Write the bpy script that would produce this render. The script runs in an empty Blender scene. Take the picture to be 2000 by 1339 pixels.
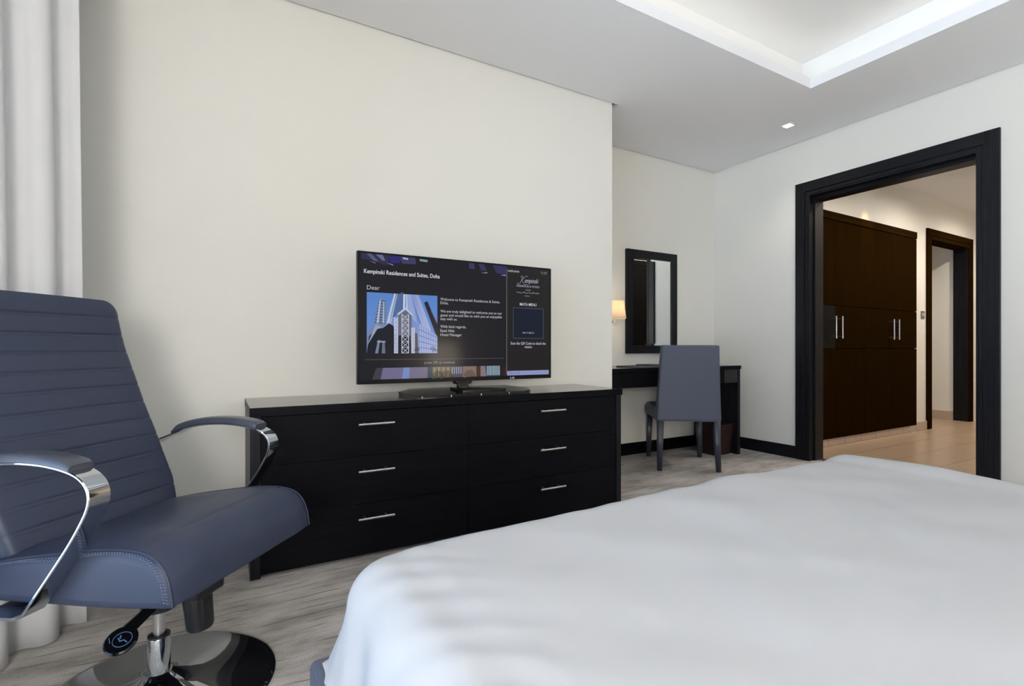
import bpy, bmesh, math, random
from mathutils import Vector, Matrix, noise
random.seed(7)
PI = math.pi
S = bpy.context.scene
COL = S.collection

# ------------------------------------------------------------------ camera
cam_d = bpy.data.cameras.new('camera')
cam_d.sensor_width = 36.0
cam_d.lens = 985.0 / 2000.0 * 36.0
cam_d.shift_y = 10.5 / 2000.0
cam_d.clip_start = 0.02
cam = bpy.data.objects.new('camera', cam_d)
cam.location = (0, 0, 0.95)
cam.rotation_euler = (PI / 2, 0, -math.atan(567 / 985.0))
COL.objects.link(cam)
S.camera = cam

# ------------------------------------------------------------------ view, world, lights
S.view_settings.view_transform = 'Standard'
S.view_settings.look = 'None'
S.view_settings.gamma = 1.0
S.view_settings.use_curve_mapping = False
S.view_settings.exposure = 0.50
W = bpy.data.worlds.new('world')
S.world = W
W.use_nodes = True
bg = W.node_tree.nodes['Background']
# daylight: dim blue sky above, brightness added below the horizon to light the ceiling
_nt = W.node_tree
_tc = _nt.nodes.new('ShaderNodeTexCoord'); _sx = _nt.nodes.new('ShaderNodeSeparateXYZ'); _cr = _nt.nodes.new('ShaderNodeValToRGB'); _mr = _nt.nodes.new('ShaderNodeMapRange')
_nt.links.new(_tc.outputs['Generated'], _sx.inputs[0])
_nt.links.new(_sx.outputs['Z'], _mr.inputs[0]); _mr.inputs[1].default_value = -0.35; _mr.inputs[2].default_value = 0.35
_nt.links.new(_mr.outputs[0], _cr.inputs['Fac'])
_cr.color_ramp.elements[0].position = 0.35; _cr.color_ramp.elements[0].color = (0.66, 0.82, 1.0, 1)
_cr.color_ramp.elements[1].position = 0.65; _cr.color_ramp.elements[1].color = (0.08, 0.18, 0.34, 1)
_nt.links.new(_cr.outputs['Color'], bg.inputs['Color'])
bg.inputs['Strength'].default_value = 5.0


def light(name, kind, loc, energy, color=(1, 1, 1), rot=(0, 0, 0), **kw):
    d = bpy.data.lights.new(name, kind)
    d.energy = energy
    d.color = color
    for k, v in kw.items():
        setattr(d, k, v)
    o = bpy.data.objects.new(name, d)
    o.location = loc
    o.rotation_euler = rot
    COL.objects.link(o)
    return o


WARM = (1.0, 0.87, 0.74)
NEUT = (1.0, 0.95, 0.89)
# portal that guides the sky light through the window opening in the left wall
pl = light('window_portal', 'AREA', (-0.97, 0.375, 1.34), 1.0, rot=(0, -PI / 2, 0), shape='RECTANGLE', size=2.43, size_y=3.25)
pl.data.cycles.is_portal = True
# recessed downlights (fixtures below; bedroom ones after the first are added fill): x, y, energy, colour
DOWN = [(3.895, 2.375, 8, NEUT), (-0.35, -0.9, 10, NEUT), (-0.35, 0.9, 8, NEUT), (3.85, 0.3, 7, NEUT), (3.85, -1.2, 8, NEUT)]
HALL = [(5.80, 2.45, 19, (1.0, 0.62, 0.28)), (6.5, 1.9, 58, WARM), (7.9, 1.9, 58, WARM), (5.2, 1.7, 58, WARM)]

# ------------------------------------------------------------------ materials
def new_mat(name):
    m = bpy.data.materials.new(name)
    m.use_nodes = True
    nt = m.node_tree
    return m, nt, nt.nodes['Principled BSDF']


def lin(r, g, b):
    def f(c):
        c /= 255.0
        return c / 12.92 if c <= 0.04045 else ((c + 0.055) / 1.055) ** 2.4
    return (f(r), f(g), f(b), 1)


def plain(name, col, rough=0.5, metal=0.0, coat=0.0, spec=0.5, sheen=0.0):
    m, nt, p = new_mat(name)
    p.inputs['Base Color'].default_value = col
    p.inputs['Roughness'].default_value = rough
    p.inputs['Metallic'].default_value = metal
    p.inputs['Coat Weight'].default_value = coat
    p.inputs['Specular IOR Level'].default_value = spec
    p.inputs['Sheen Weight'].default_value = sheen
    return m


def add_noise_bump(m, scale=200, strength=0.1, dist=0.001, stretch=(1, 1, 1), coord='Object', detail=4):
    nt = m.node_tree
    p = nt.nodes['Principled BSDF']
    tc = nt.nodes.new('ShaderNodeTexCoord')
    mp = nt.nodes.new('ShaderNodeMapping')
    mp.inputs['Scale'].default_value = stretch
    nz = nt.nodes.new('ShaderNodeTexNoise')
    nz.inputs['Scale'].default_value = scale
    nz.inputs['Detail'].default_value = detail
    b = nt.nodes.new('ShaderNodeBump')
    b.inputs['Strength'].default_value = strength
    b.inputs['Distance'].default_value = dist
    nt.links.new(tc.outputs[coord], mp.inputs['Vector'])
    nt.links.new(mp.outputs['Vector'], nz.inputs['Vector'])
    nt.links.new(nz.outputs['Fac'], b.inputs['Height'])
    nt.links.new(b.outputs['Normal'], p.inputs['Normal'])
    return nz


def wood(name, dark, light_, axis, rough=0.4, spec=0.5, grain=60):
    """stained wood, grain running along one object axis"""
    m, nt, p = new_mat(name)
    st = {'x': (0.035, 1, 1), 'y': (1, 0.035, 1), 'z': (1, 1, 0.035)}[axis]
    tc = nt.nodes.new('ShaderNodeTexCoord')
    mp = nt.nodes.new('ShaderNodeMapping')
    mp.inputs['Scale'].default_value = st
    n1 = nt.nodes.new('ShaderNodeTexNoise')
    n1.inputs['Scale'].default_value = grain
    n1.inputs['Detail'].default_value = 6
    n1.inputs['Distortion'].default_value = 0.6
    n2 = nt.nodes.new('ShaderNodeTexNoise')
    n2.inputs['Scale'].default_value = grain * 3.5
    n2.inputs['Detail'].default_value = 3
    mx = nt.nodes.new('ShaderNodeMath')
    mx.operation = 'MULTIPLY'
    cr = nt.nodes.new('ShaderNodeValToRGB')
    cr.color_ramp.elements[0].position = 0.15
    cr.color_ramp.elements[0].color = dark
    cr.color_ramp.elements[1].position = 0.42
    cr.color_ramp.elements[1].color = light_
    b = nt.nodes.new('ShaderNodeBump')
    b.inputs['Strength'].default_value = 0.25
    b.inputs['Distance'].default_value = 0.001
    L = nt.links.new
    L(tc.outputs['Object'], mp.inputs['Vector'])
    L(mp.outputs['Vector'], n1.inputs['Vector'])
    L(mp.outputs['Vector'], n2.inputs['Vector'])
    L(n1.outputs['Fac'], mx.inputs[0])
    L(n2.outputs['Fac'], mx.inputs[1])
    L(mx.outputs[0], cr.inputs['Fac'])
    L(cr.outputs['Color'], p.inputs['Base Color'])
    L(mx.outputs[0], b.inputs['Height'])
    L(b.outputs['Normal'], p.inputs['Normal'])
    p.inputs['Roughness'].default_value = rough
    p.inputs['Specular IOR Level'].default_value = spec
    return m


M = {}
M['wall'] = plain('wall_paint', lin(234, 232, 225), 0.85, spec=0.2)
add_noise_bump(M['wall'], 90, 0.05, 0.0006)
M['ceil'] = plain('ceiling_paint', lin(240, 240, 242), 0.9, spec=0.2)
M['gap'] = plain('shadow_gap_painted_shade', lin(112, 110, 106), 0.9, spec=0.1)  # grey backing, shade of the ceiling gap put into its colour
M['cove'] = plain('cove_paint', lin(244, 243, 240), 0.9, spec=0.2)
M['woodx'] = wood('espresso_wood_x', (0.002, 0.002, 0.003, 1), (0.005, 0.005, 0.008, 1), 'x', 0.42, 0.10)
M['woodtop'] = wood('espresso_wood_top', (0.004, 0.004, 0.006, 1), (0.010, 0.010, 0.014, 1), 'x', 0.09, 1.0)
M['woodtop'].node_tree.nodes['Bump'].inputs['Strength'].default_value = 0.04
M['woodz'] = wood('espresso_wood_z', (0.003, 0.003, 0.004, 1), (0.013, 0.013, 0.018, 1), 'z', 0.4, 0.25)
M['woody'] = wood('espresso_wood_y', (0.003, 0.003, 0.004, 1), (0.013, 0.013, 0.018, 1), 'y', 0.4, 0.25)
M['hallz'] = wood('brown_wardrobe_laminate', (0.013, 0.0062, 0.0012, 1), (0.019, 0.009, 0.0018, 1), 'z', 0.5, 0.0)
M['hallx'] = wood('brown_wardrobe_rail', (0.014, 0.007, 0.002, 1), (0.030, 0.015, 0.004, 1), 'x', 0.5, 0.0)
M['hallblack'] = plain('black_laminate', (0.002, 0.002, 0.002, 1), 0.5, spec=0.08)
M['steel'] = plain('brushed_steel', (0.62, 0.62, 0.62, 1), 0.28, 1.0)
M['chrome'] = plain('polished_chrome', (0.60, 0.64, 0.68, 1), 0.045, 1.0)
M['darkchrome'] = plain('polished_base_metal', (0.42, 0.43, 0.45, 1), 0.05, 1.0)
M['leather'] = plain('slate_leather', lin(50, 57, 77), 0.45, spec=0.34)
add_noise_bump(M['leather'], 900, 0.12, 0.0004)
M['seam'] = plain('leather_seam', lin(44, 46, 58), 0.6)
M['thread'] = plain('pale_thread', lin(120, 128, 150), 0.7)
M['padgrey'] = plain('slate_arm_pad', lin(66, 69, 80), 0.3)
M['black'] = plain('black_plastic', (0.006, 0.0065, 0.009, 1), 0.4)
M['blackgloss'] = plain('black_gloss_plastic', (0.004, 0.004, 0.005, 1), 0.1)
M['icon'] = plain('lever_icon_paint', lin(90, 120, 170), 0.4)
M['greyleather'] = plain('grey_blue_upholstery', lin(80, 85, 102), 0.5, spec=0.4)
add_noise_bump(M['greyleather'], 700, 0.1, 0.0004)
M['chairleg'] = plain('dark_leather_leg', lin(52, 54, 66), 0.35)
M['bedbase'] = plain('grey_bed_upholstery', lin(92, 98, 112), 0.6)
M['duvet'] = plain('white_duvet_cotton', (0.50, 0.50, 0.502, 1), 0.9, spec=0.1)
add_noise_bump(M['duvet'], 260, 0.08, 0.0006)
M['binout'] = plain('burgundy_leatherette', lin(44, 20, 20), 0.45)
M['paper'] = plain('white_paper', (0.75, 0.75, 0.72, 1), 0.7)
M['folder'] = plain('grey_folder', lin(60, 62, 64), 0.5)
M['switch'] = plain('grey_switch_metal', lin(120, 118, 116), 0.4, 0.6)
M['rubber'] = plain('dark_gap', (0.01, 0.01, 0.01, 1), 0.9)
M['mirror'] = plain('mirror_silver', (0.86, 0.88, 0.87, 1), 0.0, 1.0)


def emis(name, col, strength, base=(0, 0, 0, 1), rough=0.2):
    m, nt, p = new_mat(name)
    p.inputs['Base Color'].default_value = base
    p.inputs['Roughness'].default_value = rough
    p.inputs['Emission Color'].default_value = col
    p.inputs['Emission Strength'].default_value = strength
    return m


M['led'] = emis('led_strip_light', (1.0, 0.955, 0.90, 1), 1.6)
M['lampglow'] = emis('downlight_lens', (1.0, 0.97, 0.93, 1), 14.0)

# curtain: lets a little light through
m, nt, p = new_mat('white_curtain_linen')
M['curtain'] = m
p.inputs['Base Color'].default_value = (0.80, 0.80, 0.81, 1)
p.inputs['Roughness'].default_value = 0.9
p.inputs['Specular IOR Level'].default_value = 0.1
tr = nt.nodes.new('ShaderNodeBsdfTranslucent')
tr.inputs['Color'].default_value = (0.75, 0.76, 0.78, 1)
mxs = nt.nodes.new('ShaderNodeMixShader')
mxs.inputs['Fac'].default_value = 0.25
nt.links.new(p.outputs[0], mxs.inputs[1])
nt.links.new(tr.outputs[0], mxs.inputs[2])
nt.links.new(mxs.outputs[0], nt.nodes['Material Output'].inputs['Surface'])
add_noise_bump(m, 500, 0.15, 0.0006, (1, 1, 0.3))

# lamp shade: translucent warm fabric
m, nt, p = new_mat('cream_lamp_shade')
M['shade'] = m
p.inputs['Base Color'].default_value = (0.85, 0.78, 0.66, 1)
p.inputs['Roughness'].default_value = 0.9
tr = nt.nodes.new('ShaderNodeBsdfTranslucent')
tr.inputs['Color'].default_value = (0.9, 0.8, 0.64, 1)
mxs = nt.nodes.new('ShaderNodeMixShader')
mxs.inputs['Fac'].default_value = 0.6
nt.links.new(p.outputs[0], mxs.inputs[1])
nt.links.new(tr.outputs[0], mxs.inputs[2])
nt.links.new(mxs.outputs[0], nt.nodes['Material Output'].inputs['Surface'])

# window glass
m, nt, p = new_mat('window_glass')
M['glass'] = m
tb = nt.nodes.new('ShaderNodeBsdfTransparent')
gb = nt.nodes.new('ShaderNodeBsdfGlossy')
gb.inputs['Roughness'].default_value = 0.0
fr = nt.nodes.new('ShaderNodeFresnel')
fr.inputs['IOR'].default_value = 1.45
mxs = nt.nodes.new('ShaderNodeMixShader')
nt.links.new(fr.outputs[0], mxs.inputs['Fac'])
nt.links.new(tb.outputs[0], mxs.inputs[1])
nt.links.new(gb.outputs[0], mxs.inputs[2])
nt.links.new(mxs.outputs[0], nt.nodes['Material Output'].inputs['Surface'])

# carpet: grey cut pile with broken dark lines and cloudy patches, lines along x
m, nt, p = new_mat('grey_lined_carpet')
M['carpet'] = m
L = nt.links.new
tc = nt.nodes.new('ShaderNodeTexCoord')
# wavy distortion of the line coordinate
nd = nt.nodes.new('ShaderNodeTexNoise'); nd.inputs['Scale'].default_value = 2.2; nd.inputs['Detail'].default_value = 2
mpd = nt.nodes.new('ShaderNodeMapping'); mpd.inputs['Scale'].default_value = (1.0, 1.6, 1)
L(tc.outputs['Object'], mpd.inputs['Vector']); L(mpd.outputs['Vector'], nd.inputs['Vector'])
sep = nt.nodes.new('ShaderNodeSeparateXYZ'); L(tc.outputs['Object'], sep.inputs[0])
ma = nt.nodes.new('ShaderNodeMath'); ma.operation = 'MULTIPLY_ADD'
L(nd.outputs['Fac'], ma.inputs[0]); ma.inputs[1].default_value = 0.10; L(sep.outputs['Y'], ma.inputs[2])
mm = nt.nodes.new('ShaderNodeMath'); mm.operation = 'MULTIPLY'; L(ma.outputs[0], mm.inputs[0]); mm.inputs[1].default_value = 21.0
fr_ = nt.nodes.new('ShaderNodeMath'); fr_.operation = 'FRACT'; L(mm.outputs[0], fr_.inputs[0])
# thin dark line near 0.5
pp = nt.nodes.new('ShaderNodeMath'); pp.operation = 'SUBTRACT'; L(fr_.outputs[0], pp.inputs[0]); pp.inputs[1].default_value = 0.5
ab = nt.nodes.new('ShaderNodeMath'); ab.operation = 'ABSOLUTE'; L(pp.outputs[0], ab.inputs[0])
ln = nt.nodes.new('ShaderNodeMapRange'); L(ab.outputs[0], ln.inputs[0]); ln.inputs[1].default_value = 0.02; ln.inputs[2].default_value = 0.09; ln.inputs[3].default_value = 1.0; ln.inputs[4].default_value = 0.0
# breaks in the lines
nb = nt.nodes.new('ShaderNodeTexNoise'); nb.inputs['Scale'].default_value = 9; nb.inputs['Detail'].default_value = 4
mpb = nt.nodes.new('ShaderNodeMapping'); mpb.inputs['Scale'].default_value = (0.6, 3.5, 1)
L(tc.outputs['Object'], mpb.inputs['Vector']); L(mpb.outputs['Vector'], nb.inputs['Vector'])
br = nt.nodes.new('ShaderNodeMapRange'); L(nb.outputs['Fac'], br.inputs[0]); br.inputs[1].default_value = 0.46; br.inputs[2].default_value = 0.58
lm = nt.nodes.new('ShaderNodeMath'); lm.operation = 'MULTIPLY'; L(ln.outputs[0], lm.inputs[0]); L(br.outputs[0], lm.inputs[1])
# cloudy patches
nc = nt.nodes.new('ShaderNodeTexNoise'); nc.inputs['Scale'].default_value = 3.2; nc.inputs['Detail'].default_value = 5; nc.inputs['Roughness'].default_value = 0.65
mpc = nt.nodes.new('ShaderNodeMapping'); mpc.inputs['Scale'].default_value = (0.8, 2.0, 1)
L(tc.outputs['Object'], mpc.inputs['Vector']); L(mpc.outputs['Vector'], nc.inputs['Vector'])
cr = nt.nodes.new('ShaderNodeValToRGB')
cr.color_ramp.elements[0].position = 0.36; cr.color_ramp.elements[0].color = lin(150, 145, 140)
cr.color_ramp.elements[1].position = 0.62; cr.color_ramp.elements[1].color = lin(196, 191, 186)
L(nc.outputs['Fac'], cr.inputs['Fac'])
mxc = nt.nodes.new('ShaderNodeMix'); mxc.data_type = 'RGBA'; mxc.blend_type = 'MIX'
fm = nt.nodes.new('ShaderNodeMath'); fm.operation = 'MULTIPLY'; L(lm.outputs[0], fm.inputs[0]); fm.inputs[1].default_value = 0.7
L(fm.outputs[0], mxc.inputs['Factor'])
L(cr.outputs['Color'], mxc.inputs['A']); mxc.inputs['B'].default_value = lin(92, 87, 82)
# fine pile speckle
nf = nt.nodes.new('ShaderNodeTexNoise'); nf.inputs['Scale'].default_value = 260; nf.inputs['Detail'].default_value = 2
L(tc.outputs['Object'], nf.inputs['Vector'])
sp = nt.nodes.new('ShaderNodeMapRange'); L(nf.outputs['Fac'], sp.inputs[0]); sp.inputs[1].default_value = 0.3; sp.inputs[2].default_value = 0.7; sp.inputs[3].default_value = 0.8; sp.inputs[4].default_value = 1.15
mx2 = nt.nodes.new('ShaderNodeMix'); mx2.data_type = 'RGBA'; mx2.blend_type = 'MULTIPLY'; mx2.inputs['Factor'].default_value = 1.0
L(mxc.outputs['Result'], mx2.inputs['A']); L(sp.outputs[0], mx2.inputs['B'])
L(mx2.outputs['Result'], p.inputs['Base Color'])
p.inputs['Roughness'].default_value = 1.0
p.inputs['Specular IOR Level'].default_value = 0.05
bb = nt.nodes.new('ShaderNodeBump'); bb.inputs['Strength'].default_value = 0.5; bb.inputs['Distance'].default_value = 0.004
L(nf.outputs['Fac'], bb.inputs['Height']); L(bb.outputs['Normal'], p.inputs['Normal'])

# hall floor tile
def tile_mat(name, c1, c2, grout, tw, th, offset=0.0, rough=0.3, coord_rot=None, loc=(0, 0, 0), mortar=0.004):
    m, nt, p = new_mat(name)
    L = nt.links.new
    tc = nt.nodes.new('ShaderNodeTexCoord')
    mp = nt.nodes.new('ShaderNodeMapping')
    mp.inputs['Location'].default_value = loc
    if coord_rot:
        mp.inputs['Rotation'].default_value = coord_rot
    bk = nt.nodes.new('ShaderNodeTexBrick')
    bk.offset = offset
    bk.inputs['Color1'].default_value = c1
    bk.inputs['Color2'].default_value = c2
    bk.inputs['Mortar'].default_value = grout
    bk.inputs['Scale'].default_value = 1.0
    bk.inputs['Mortar Size'].default_value = mortar
    bk.inputs['Brick Width'].default_value = tw
    bk.inputs['Row Height'].default_value = th
    L(tc.outputs['Object'], mp.inputs['Vector'])
    L(mp.outputs['Vector'], bk.inputs['Vector'])
    L(bk.outputs['Color'], p.inputs['Base Color'])
    p.inputs['Roughness'].default_value = rough
    return m


M['tile'] = tile_mat('beige_floor_tile', lin(180, 157, 132), lin(173, 150, 126), lin(118, 97, 78), 0.45, 0.31, loc=(-0.1, -0.24, 0))
M['skirttile'] = tile_mat('beige_skirting_tile', lin(192, 172, 156), lin(186, 165, 150), lin(120, 100, 88), 0.30, 0.5, rough=0.35, coord_rot=(PI / 2, 0, 0), loc=(0.02, 0, 0.25))

# ------------------------------------------------------------------ mesh helpers
def add_box(bm, x0, x1, y0, y1, z0, z1, bev=0.0, seg=2, mat=0):
    r = bmesh.ops.create_cube(bm, size=1.0)
    vs = r['verts']
    for v in vs:
        v.co = Vector((x0 + (v.co.x + 0.5) * (x1 - x0), y0 + (v.co.y + 0.5) * (y1 - y0), z0 + (v.co.z + 0.5) * (z1 - z0)))
    fs = set(f for v in vs for f in v.link_faces)
    for f in fs:
        f.material_index = mat
    if bev > 0:
        es = list(set(e for v in vs for e in v.link_edges))
        bmesh.ops.bevel(bm, geom=es, offset=bev, segments=seg, profile=0.5, affect='EDGES', clamp_overlap=True)
    return vs


def add_lathe(bm, prof, seg=48, axis_m=None, cap=True):
    """prof = [(r, z)], revolved about z; axis_m optional 4x4"""
    rings = []
    for r, z in prof:
        if r < 1e-6:
            v = bm.verts.new((0, 0, z))
            rings.append([v])
        else:
            rings.append([bm.verts.new((r * math.cos(2 * PI * k / seg), r * math.sin(2 * PI * k / seg), z)) for k in range(seg)])
    for a, b in zip(rings[:-1], rings[1:]):
        if len(a) == 1 and len(b) == 1:
            continue
        for k in range(seg):
            k2 = (k + 1) % seg
            if len(a) == 1:
                bm.faces.new((a[0], b[k2], b[k]))
            elif len(b) == 1:
                bm.faces.new((a[k], a[k2], b[0]))
            else:
                bm.faces.new((a[k], a[k2], b[k2], b[k]))
    vs = [v for ring in rings for v in ring]
    if axis_m is not None:
        for v in vs:
            v.co = axis_m @ v.co
    return vs


def align_z(p0, d):
    d = Vector(d).normalized()
    return Matrix.Translation(Vector(p0)) @ d.to_track_quat('Z', 'Y').to_matrix().to_4x4()


def add_cyl(bm, p0, p1, r, seg=20, r1=None):
    p0, p1 = Vector(p0), Vector(p1)
    l = (p1 - p0).length
    r1 = r if r1 is None else r1
    return add_lathe(bm, [(0, 0), (r, 0), (r1, l), (0, l)], seg, align_z(p0, p1 - p0))


def add_tube(bm, pts, r, seg=8, closed=False):
    pts = [Vector(p) for p in pts]
    n = len(pts)
    rings = []
    up = None
    for i, p in enumerate(pts):
        a = pts[(i - 1) % n] if (closed or i > 0) else p
        b = pts[(i + 1) % n] if (closed or i < n - 1) else p
        t = (b - a).normalized()
        if up is None:
            up = t.orthogonal().normalized()
        up = (up - t * up.dot(t)).normalized()
        s = t.cross(up)
        rings.append([bm.verts.new(p + (up * math.cos(2 * PI * k / seg) + s * math.sin(2 * PI * k / seg)) * r) for k in range(seg)])
    m = n if closed else n - 1
    for i in range(m):
        a, b = rings[i], rings[(i + 1) % n]
        for k in range(seg):
            k2 = (k + 1) % seg
            bm.faces.new((a[k], a[k2], b[k2], b[k]))
    if not closed:
        bm.faces.new(list(reversed(rings[0])))
        bm.faces.new(rings[-1])


def add_prism(bm, poly, z0, z1, fn=None, mat=0):
    """poly = [(a, b)] counter-clockwise, extruded from z0 to z1; fn maps (a, b, z) to a point"""
    fn = fn or (lambda a, b, z: (a, b, z))
    lo = [bm.verts.new(fn(a, b, z0)) for a, b in poly]
    hi = [bm.verts.new(fn(a, b, z1)) for a, b in poly]
    n = len(poly)
    fs = [bm.faces.new(list(reversed(lo))), bm.faces.new(hi)]
    for k in range(n):
        fs.append(bm.faces.new((lo[k], lo[(k + 1) % n], hi[(k + 1) % n], hi[k])))
    for f in fs:
        f.material_index = mat
    return lo + hi


def loft(bm, rings, cap=True, closed=True):
    vr = [[bm.verts.new(p) for p in ring] for ring in rings]
    n = len(vr[0])
    for a, b in zip(vr[:-1], vr[1:]):
        for k in range(n if closed else n - 1):
            k2 = (k + 1) % n
            bm.faces.new((a[k], a[k2], b[k2], b[k]))
    if cap:
        bm.faces.new(list(reversed(vr[0])))
        bm.faces.new(vr[-1])
    return vr


def obj(name, bm, mats, parent=None, smooth=True, angle=35):
    bmesh.ops.recalc_face_normals(bm, faces=bm.faces)
    me = bpy.data.meshes.new(name)
    bm.to_mesh(me)
    bm.free()
    if not isinstance(mats, (list, tuple)):
        mats = [mats]
    for mt in mats:
        me.materials.append(mt)
    if smooth:
        for pg in me.polygons:
            pg.use_smooth = True
        me.set_sharp_from_angle(angle=math.radians(angle))
        for pg in me.polygons:          # broad flat faces stay flat beside their bevels
            n_ = pg.normal
            if max(abs(n_.x), abs(n_.y), abs(n_.z)) > 0.9999:
                vs_ = [me.vertices[i].co for i in pg.vertices]
                if len(vs_) > 4 or min((vs_[k] - vs_[k - 1]).length for k in range(len(vs_))) > 0.0085:
                    pg.use_smooth = False
    o = bpy.data.objects.new(name, me)
    COL.objects.link(o)
    if parent:
        o.parent = parent
    return o


def tag(o, label=None, cat=None, group=None, kind=None):
    for k, v in (('label', label), ('category', cat), ('group', group), ('kind', kind)):
        if v:
            o[k] = v
    return o


def thing(name, label, cat, loc=(0, 0, 0), rz=0.0, group=None):
    o = bpy.data.objects.new(name, None)
    o.empty_display_size = 0.1
    COL.objects.link(o)
    o.location = loc
    o.rotation_euler = (0, 0, rz)
    return tag(o, label, cat, group)


def box_obj(name, dims, mat, parent=None, bev=0.002):
    bm = bmesh.new()
    add_box(bm, *dims, bev=bev)
    return obj(name, bm, mat, parent)


def struct(name, boxes, mat, label=None, bev=0.0):
    bm = bmesh.new()
    for b in boxes:
        add_box(bm, *b, bev=bev)
    o = obj(name, bm, mat, smooth=False)
    tag(o, label, None, None, 'structure')
    return o


def cr_spline(pts, n):
    """Catmull-Rom through pts, n samples per span"""
    P_ = [Vector(p) for p in pts]
    P_ = [P_[0] * 2 - P_[1]] + P_ + [P_[-1] * 2 - P_[-2]]
    out = []
    for i in range(1, len(P_) - 2):
        p0, p1, p2, p3 = P_[i - 1:i + 3]
        for k in range(n):
            t = k / n
            out.append(0.5 * ((2 * p1) + (-p0 + p2) * t + (2 * p0 - 5 * p1 + 4 * p2 - p3) * t * t + (-p0 + 3 * p1 - 3 * p2 + p3) * t ** 3))
    out.append(P_[-2].copy())
    return out


def gloss_top(o, mat):
    o.data.materials.append(mat)
    for pg in o.data.polygons:
        if pg.normal.z > 0.9:
            pg.material_index = 1
    return o


def move_local(o, loc):
    """give a part its own origin without moving its mesh"""
    me = o.data
    me.transform(Matrix.Translation(-Vector(loc)))
    o.location = loc
    return o

# ------------------------------------------------------------------ setting
H = 2.717
XL, XB, YT, YA, YK = -0.95, 4.304, 2.80, 3.39, -1.45
XR = 2.447           # corner where the television wall steps back to the desk alcove
struct('floor', [(XL - 0.15, XB + 0.12, YK - 0.1, YA + 0.1, -0.08, 0.0)], M['carpet'])
struct('wall_front', [(XL, XR, YT, YA + 0.1, 0, 3.05)], M['wall'])
struct('wall_alcove', [(XR, XB, YA, YA + 0.1, 0, 3.05)], M['wall'])
DY0, DY1, DZ = 1.331, 2.452, 2.254
struct('wall_right', [(XB, XB + 0.166, DY1, YA + 0.1, 0, 3.05), (XB, XB + 0.166, YK, DY0, 0, 3.05), (XB, XB + 0.166, DY0, DY1, DZ, 3.05)], M['wall'])
struct('wall_back', [(XL - 0.15, XB, YK - 0.1, YK, 0, 3.05)], M['wall'])
WY0, WY1, WZ0, WZ1 = -1.25, 2.0, 0.12, 2.55
struct('wall_left', [(XL - 0.12, XL, WY1, YA + 0.1, 0, 3.05), (XL - 0.12, XL, YK, WY0, 0, 3.05), (XL - 0.12, XL, WY0, WY1, 0, WZ0), (XL - 0.12, XL, WY0, WY1, WZ1, 3.05)], M['wall'])

# ceiling: plasterboard slab with a shadow gap at the walls and a raised tray with a light cove
TX0, TX1, TY0, TY1 = 0.35, 3.471, -0.95, 1.958
G = 0.011
SL = 0.067
CZ = 2.979
D = 0.13
bm = bmesh.new()
for b in [(XL, TX0, YK, YT - G, H, H + SL), (TX1, XB - G, YK, YT - G, H, H + SL), (TX0, TX1, YK, TY0, H, H + SL), (TX0, TX1, TY1, YT - G, H, H + SL),
          (XR + 0.055, XB - G, YT - G, YA - G, H, H + SL)]:
    add_box(bm, *b)
o = obj('ceiling', bm, M['ceil'], smooth=False)
tag(o, kind='structure')
o = struct('trim_1', [(XL, XB, YT - 0.09, YT, H + 0.03, H + 0.05), (XR, XB, YA - 0.09, YA, H + 0.03, H + 0.05), (XB - 0.09, XB, YK, YA, H + 0.03, H + 0.05), (XR, XR + 0.12, YT, YA, H + 0.03, H + 0.05)], M['gap'])
# raised tray
bm = bmesh.new()
cx0, cx1, cy0, cy1 = TX0 - D, TX1 + D, TY0 - D, TY1 + D
add_box(bm, cx0, cx1, cy0, cy1, CZ, CZ + 0.05)
for b in [(cx0 - 0.03, cx0, cy0, cy1, H + SL, CZ + 0.05), (cx1, cx1 + 0.03, cy0, cy1, H + SL, CZ + 0.05), (cx0, cx1, cy0 - 0.03, cy0, H + SL, CZ + 0.05), (cx0, cx1, cy1, cy1 + 0.03, H + SL, CZ + 0.05)]:
    add_box(bm, *b)
o = obj('ceiling_tray', bm, M['cove'], smooth=False)
o.name = 'trim_2'
tag(o, kind='structure')
# LED strips lying in the cove
led = [(TX0 + 0.0, TX1, TY1 + 0.025, TY1 + 0.045), (TX0, TX1, TY0 - 0.045, TY0 - 0.025)]
for k, (a, b, c, d) in enumerate(led):
    o = box_obj('cove_light', (a, b, c, d, H + SL, H + SL + 0.006), M['led'], bev=0)
    tag(o, ['hidden light strip in the ceiling cove along the television wall side', 'hidden light strip in the ceiling cove at the head of the bed'][k], 'light', 'light strips in the ceiling cove')
for k, (a, b) in enumerate([(TX1 + 0.025, TX1 + 0.045), (TX0 - 0.045, TX0 - 0.025)]):
    o = box_obj('cove_light', (a, b, TY0, TY1, H + SL, H + SL + 0.006), M['led'], bev=0)
    tag(o, ['hidden light strip in the ceiling cove on the doorway side', 'hidden light strip in the ceiling cove on the window side'][k], 'light', 'light strips in the ceiling cove')

# baseboards of the alcove and the doorway wall
def baseboard(name, dims, cap_dims):
    bm = bmesh.new()
    add_box(bm, *dims, bev=0.0015)
    add_box(bm, *cap_dims, bev=0.002)
    o = obj(name, bm, M['woodx'] if 'alcove' in name else M['woody'])
    tag(o, kind='structure')
baseboard('baseboard_alcove', (XR, XB, YA - 0.014, YA, 0, 0.088), (XR, XB, YA - 0.010, YA, 0.088, 0.104))
baseboard('baseboard_right', (XB - 0.014, XB, 2.549, YA - 0.014, 0, 0.088), (XB - 0.010, XB, 2.549, YA - 0.014, 0.088, 0.106))
baseboard('baseboard_near', (XB - 0.014, XB, YK, 1.235, 0, 0.088), (XB - 0.010, XB, YK, 1.235, 0.088, 0.106))

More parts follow.
